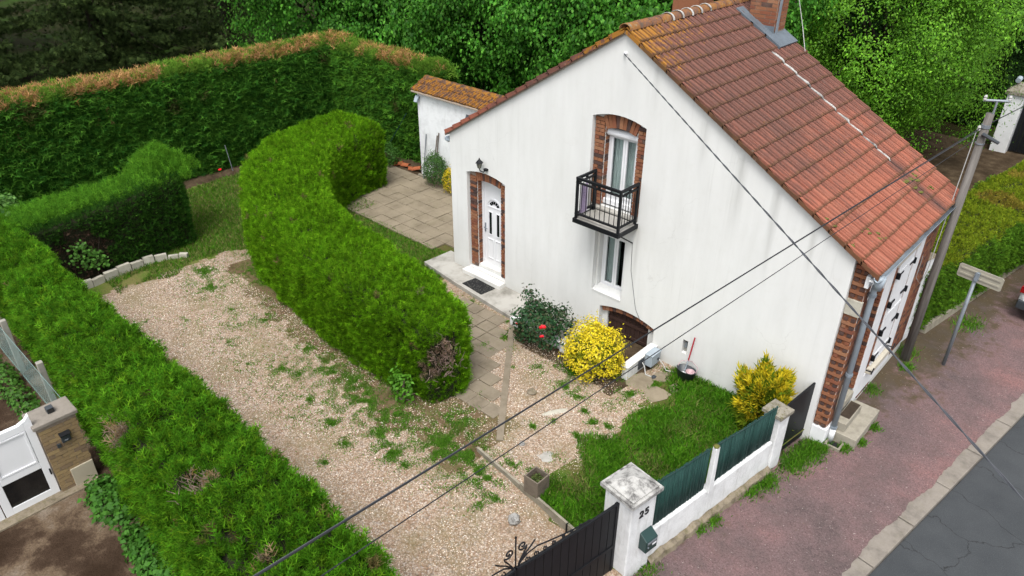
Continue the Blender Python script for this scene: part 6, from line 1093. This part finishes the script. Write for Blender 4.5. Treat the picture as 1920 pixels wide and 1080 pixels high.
P = scatter(30000, -5.2, .2, -2.6, .34, lambda x, y: (nz2(x, y, 1.3, 13) > -.5) & (y < .3 + .08 * nz2(x, y, 2, 3))); blades('side_grass', P, .025, .09, palette(len(P), GR + DRY[:2]), 'mown grass strip between the curved hedge and the patio')
def patches(spots, name, label, cols, hm=(.010, .042)):
    A = []
    for x, y, r, n in spots:
        k = int(n * 2.2); a = rng.uniform(0, 2 * math.pi, k); q = np.abs(rng.normal(0, .55, k)) * r; p = np.column_stack([x + q * np.cos(a) * 1.2, y + q * np.sin(a), np.zeros(k)]); p = p[rng.random(len(p)) < np.clip(nz2(p[:, 0], p[:, 1], 5.5, 4) * 1.8 + .55, .04, 1)]; A.append(p)
    P = np.vstack(A); P[:, 2] = H(P[:, 0], P[:, 1]) - .004; return blades(name, P, *hm, palette(len(P), cols), label, .006)
patches([(3.3, -4.6, .55, 3600), (2.0, -4.5, .45, 1800), (1.45, -4.6, .4, 900), (4.3, -3.95, .42, 2400), (4.45, -4.5, .42, 2600), (4.0, -5.25, .28, 2400), (2.66, -5.5, .2, 900), (-2.8, -3.6, .35, 900), (4.95, -4.4, .38, 2600), (5.6, -4.55, .3, 1500), (.35, -4.5, .3, 700), (-1.2, -4.5, .3, 800), (1.0, -5.1, .3, 350), (-1.0, -5.5, .5, 350), (3.25, -5.65, .2, 600), (-2.1, -4.8, .4, 300), (-2.4, -5.7, .3, 300), (3.4, -6.15, .18, 500), (5.85, -5.0, .22, 500), (6.0, -4.75, .2, 450), (3.5, -5.1, .3, 900), (4.4, -5.3, .18, 700), (-3.4, -3.6, .6, 1200), (-4.1, -3.2, .5, 1200), (5.2, -5.1, .25, 300), (0, -5.6, .6, 300), (2.0, -5.9, .5, 250), (-3, -6.3, .5, 200), (.6, -5.2, 1.3, 3600), (2.6, -4.7, .9, 6500), (-1.5, -5.0, 1.2, 1800), (4.5, -4.7, .8, 5500), (5.4, -4.6, .6, 2600), (-3.4, -4.6, .9, 2200), (-4.2, -4.4, .6, 2200), (1.8, -5.4, .9, 1800), (1.2, -4.6, .8, 2500)], 'driveway_weeds', 'green grass and weeds sprouting through the gravel driveway', GR + [(.12, .24, .03), (.16, .26, .05)])
patches([(4.95, -1.45, .40, 1600), (6.1, -2.4, .14, 420), (6.07, -1.75, .25, 500), (5.55, -2.85, .1, 200), (5.75, -4.1, .16, 500), (6.25, -3.5, .16, 450), (5.4, -3.2, .12, 200), (6.15, -1.3, .35, 1300), (6.1, -4.05, .14, 300), (5.8, -2.25, .10, 250), (6.25, -2.45, .09, 260), (6.1, -2.85, .10, 280), (6.35, -2.3, .12, 300), (4.4, -1.8, .3, 700), (5.1, -1.95, .3, 900), (5.45, -2.0, .28, 600), (3.15, -1.98, .12, 260), (2.9, -1.95, .18, 420), (3.45, -1.7, .16, 320), (3.0, -1.45, .3, 800), (3.3, -2.75, .1, 150), (2.5, -1.65, .16, 200), (4.1, -3.15, .1, 140), (2.1, -1.05, .2, 260), (2.7, -.98, .25, 420), (1.5, -.95, .25, 400), (5.75, -.95, .3, 500), (6.2, -.2, .25, 500), (6.3, -.75, .2, 300), (3.9, -2.15, .08, 200)], 'plot_weeds', 'scattered grass tufts and weeds around the path and gravel bed', GR + [(.12, .17, .03)])
patches([(3.4, -4.25, .6, 900), (2.2, -4.4, .6, 900), (1.0, -4.45, .5, 600), (-.4, -4.4, .5, 500), (-1.8, -4.1, .5, 600), (4.5, -4.1, .5, 700), (5.0, -4.2, .3, 400), (-3, -3.7, .5, 600)], 'dry_grass', 'straw coloured dry grass along the foot of the curved hedge', DRY)
def tufts(spots, label, name='pavement_weeds'):
    A = []
    for x, y, z, r, n in spots: A.append(np.column_stack([rng.normal(x, r, n), rng.normal(y, r * 1.3, n), np.full(n, z)]))
    P = np.vstack(A); return blades(name, P, .02, .11, palette(len(P), GR + [(.13, .2, .03)]), label, .006)
tufts([(8.93, -1.45, -.2, .10, 700), (8.82, -1.8, -.2, .08, 450), (8.72, -2.75, -.2, .06, 250), (8.62, -3.05, -.2, .06, 260), (9.06, -.75, -.2, .12, 900), (9.12, -.35, -.2, .13, 1200), (9.2, -.05, -.2, .10, 800), (9.56, .2, -.2, .05, 280), (9.72, .55, -.2, .04, 200), (9.74, 1.1, -.2, .05, 200), (9.36, 3.95, -.2, .12, 350), (9.52, 3.4, -.2, .07, 260), (10.0, 6.0, -.2, .15, 500), (9.3, 2.2, -.2, .08, 200), (8.45, -4.2, -.2, .10, 300)], 'grass and weeds along the foot of the fence and the steps on the pavement')
# ---- loose gravel stones, thousands lying on the gravel surface
n = 52000; P = scatter(n * 2, -5.2, 8.1, -7.6, -1.2, lambda x, y: (x < XF(y) - .05) & ~((y > YE(x)) & (x > 6.5 + .3 * nz2(x, y, 1.6, 7))) & ~((y > -3.9) & (y > -4.3 - .0 * x) & (x < 3.0)) & ~((x < -4.6))); P = P[:n]; m = len(P); s = rng.uniform(.006, .0145, (m, 1)); ax = np.array([(1, 0, 0), (-.6, .85, .1), (-.6, -.85, -.1), (.1, 0, .75), (.1, .0, -.6)]); ang = rng.uniform(0, 6.28, m); ca, sa = np.cos(ang), np.sin(ang)
V = np.zeros((m, 5, 3)); V[..., 0] = (ax[None, :, 0] * ca[:, None] - ax[None, :, 1] * sa[:, None]) * s; V[..., 1] = (ax[None, :, 0] * sa[:, None] + ax[None, :, 1] * ca[:, None]) * s; V[..., 2] = ax[None, :, 2] * s; V += (P + np.array([0, 0, .006]))[:, None, :]; F = np.array([(0, 1, 3), (1, 2, 3), (2, 0, 3)])[None] + 5 * np.arange(m)[:, None, None]
o = npmesh('gravel_stones', V.reshape(-1, 3), F.reshape(-1, 3), 'pebble', None, np.repeat(palette(m, [(.58, .46, .33), (.30, .17, .09), (.88, .81, .72), (.40, .27, .17), (.64, .54, .41), (.24, .20, .16), (.82, .74, .63), (.48, .33, .24)], .24), 5, 0)); props(o, 'loose tan and pink gravel stones of the driveway', 'gravel', None, 'stuff')
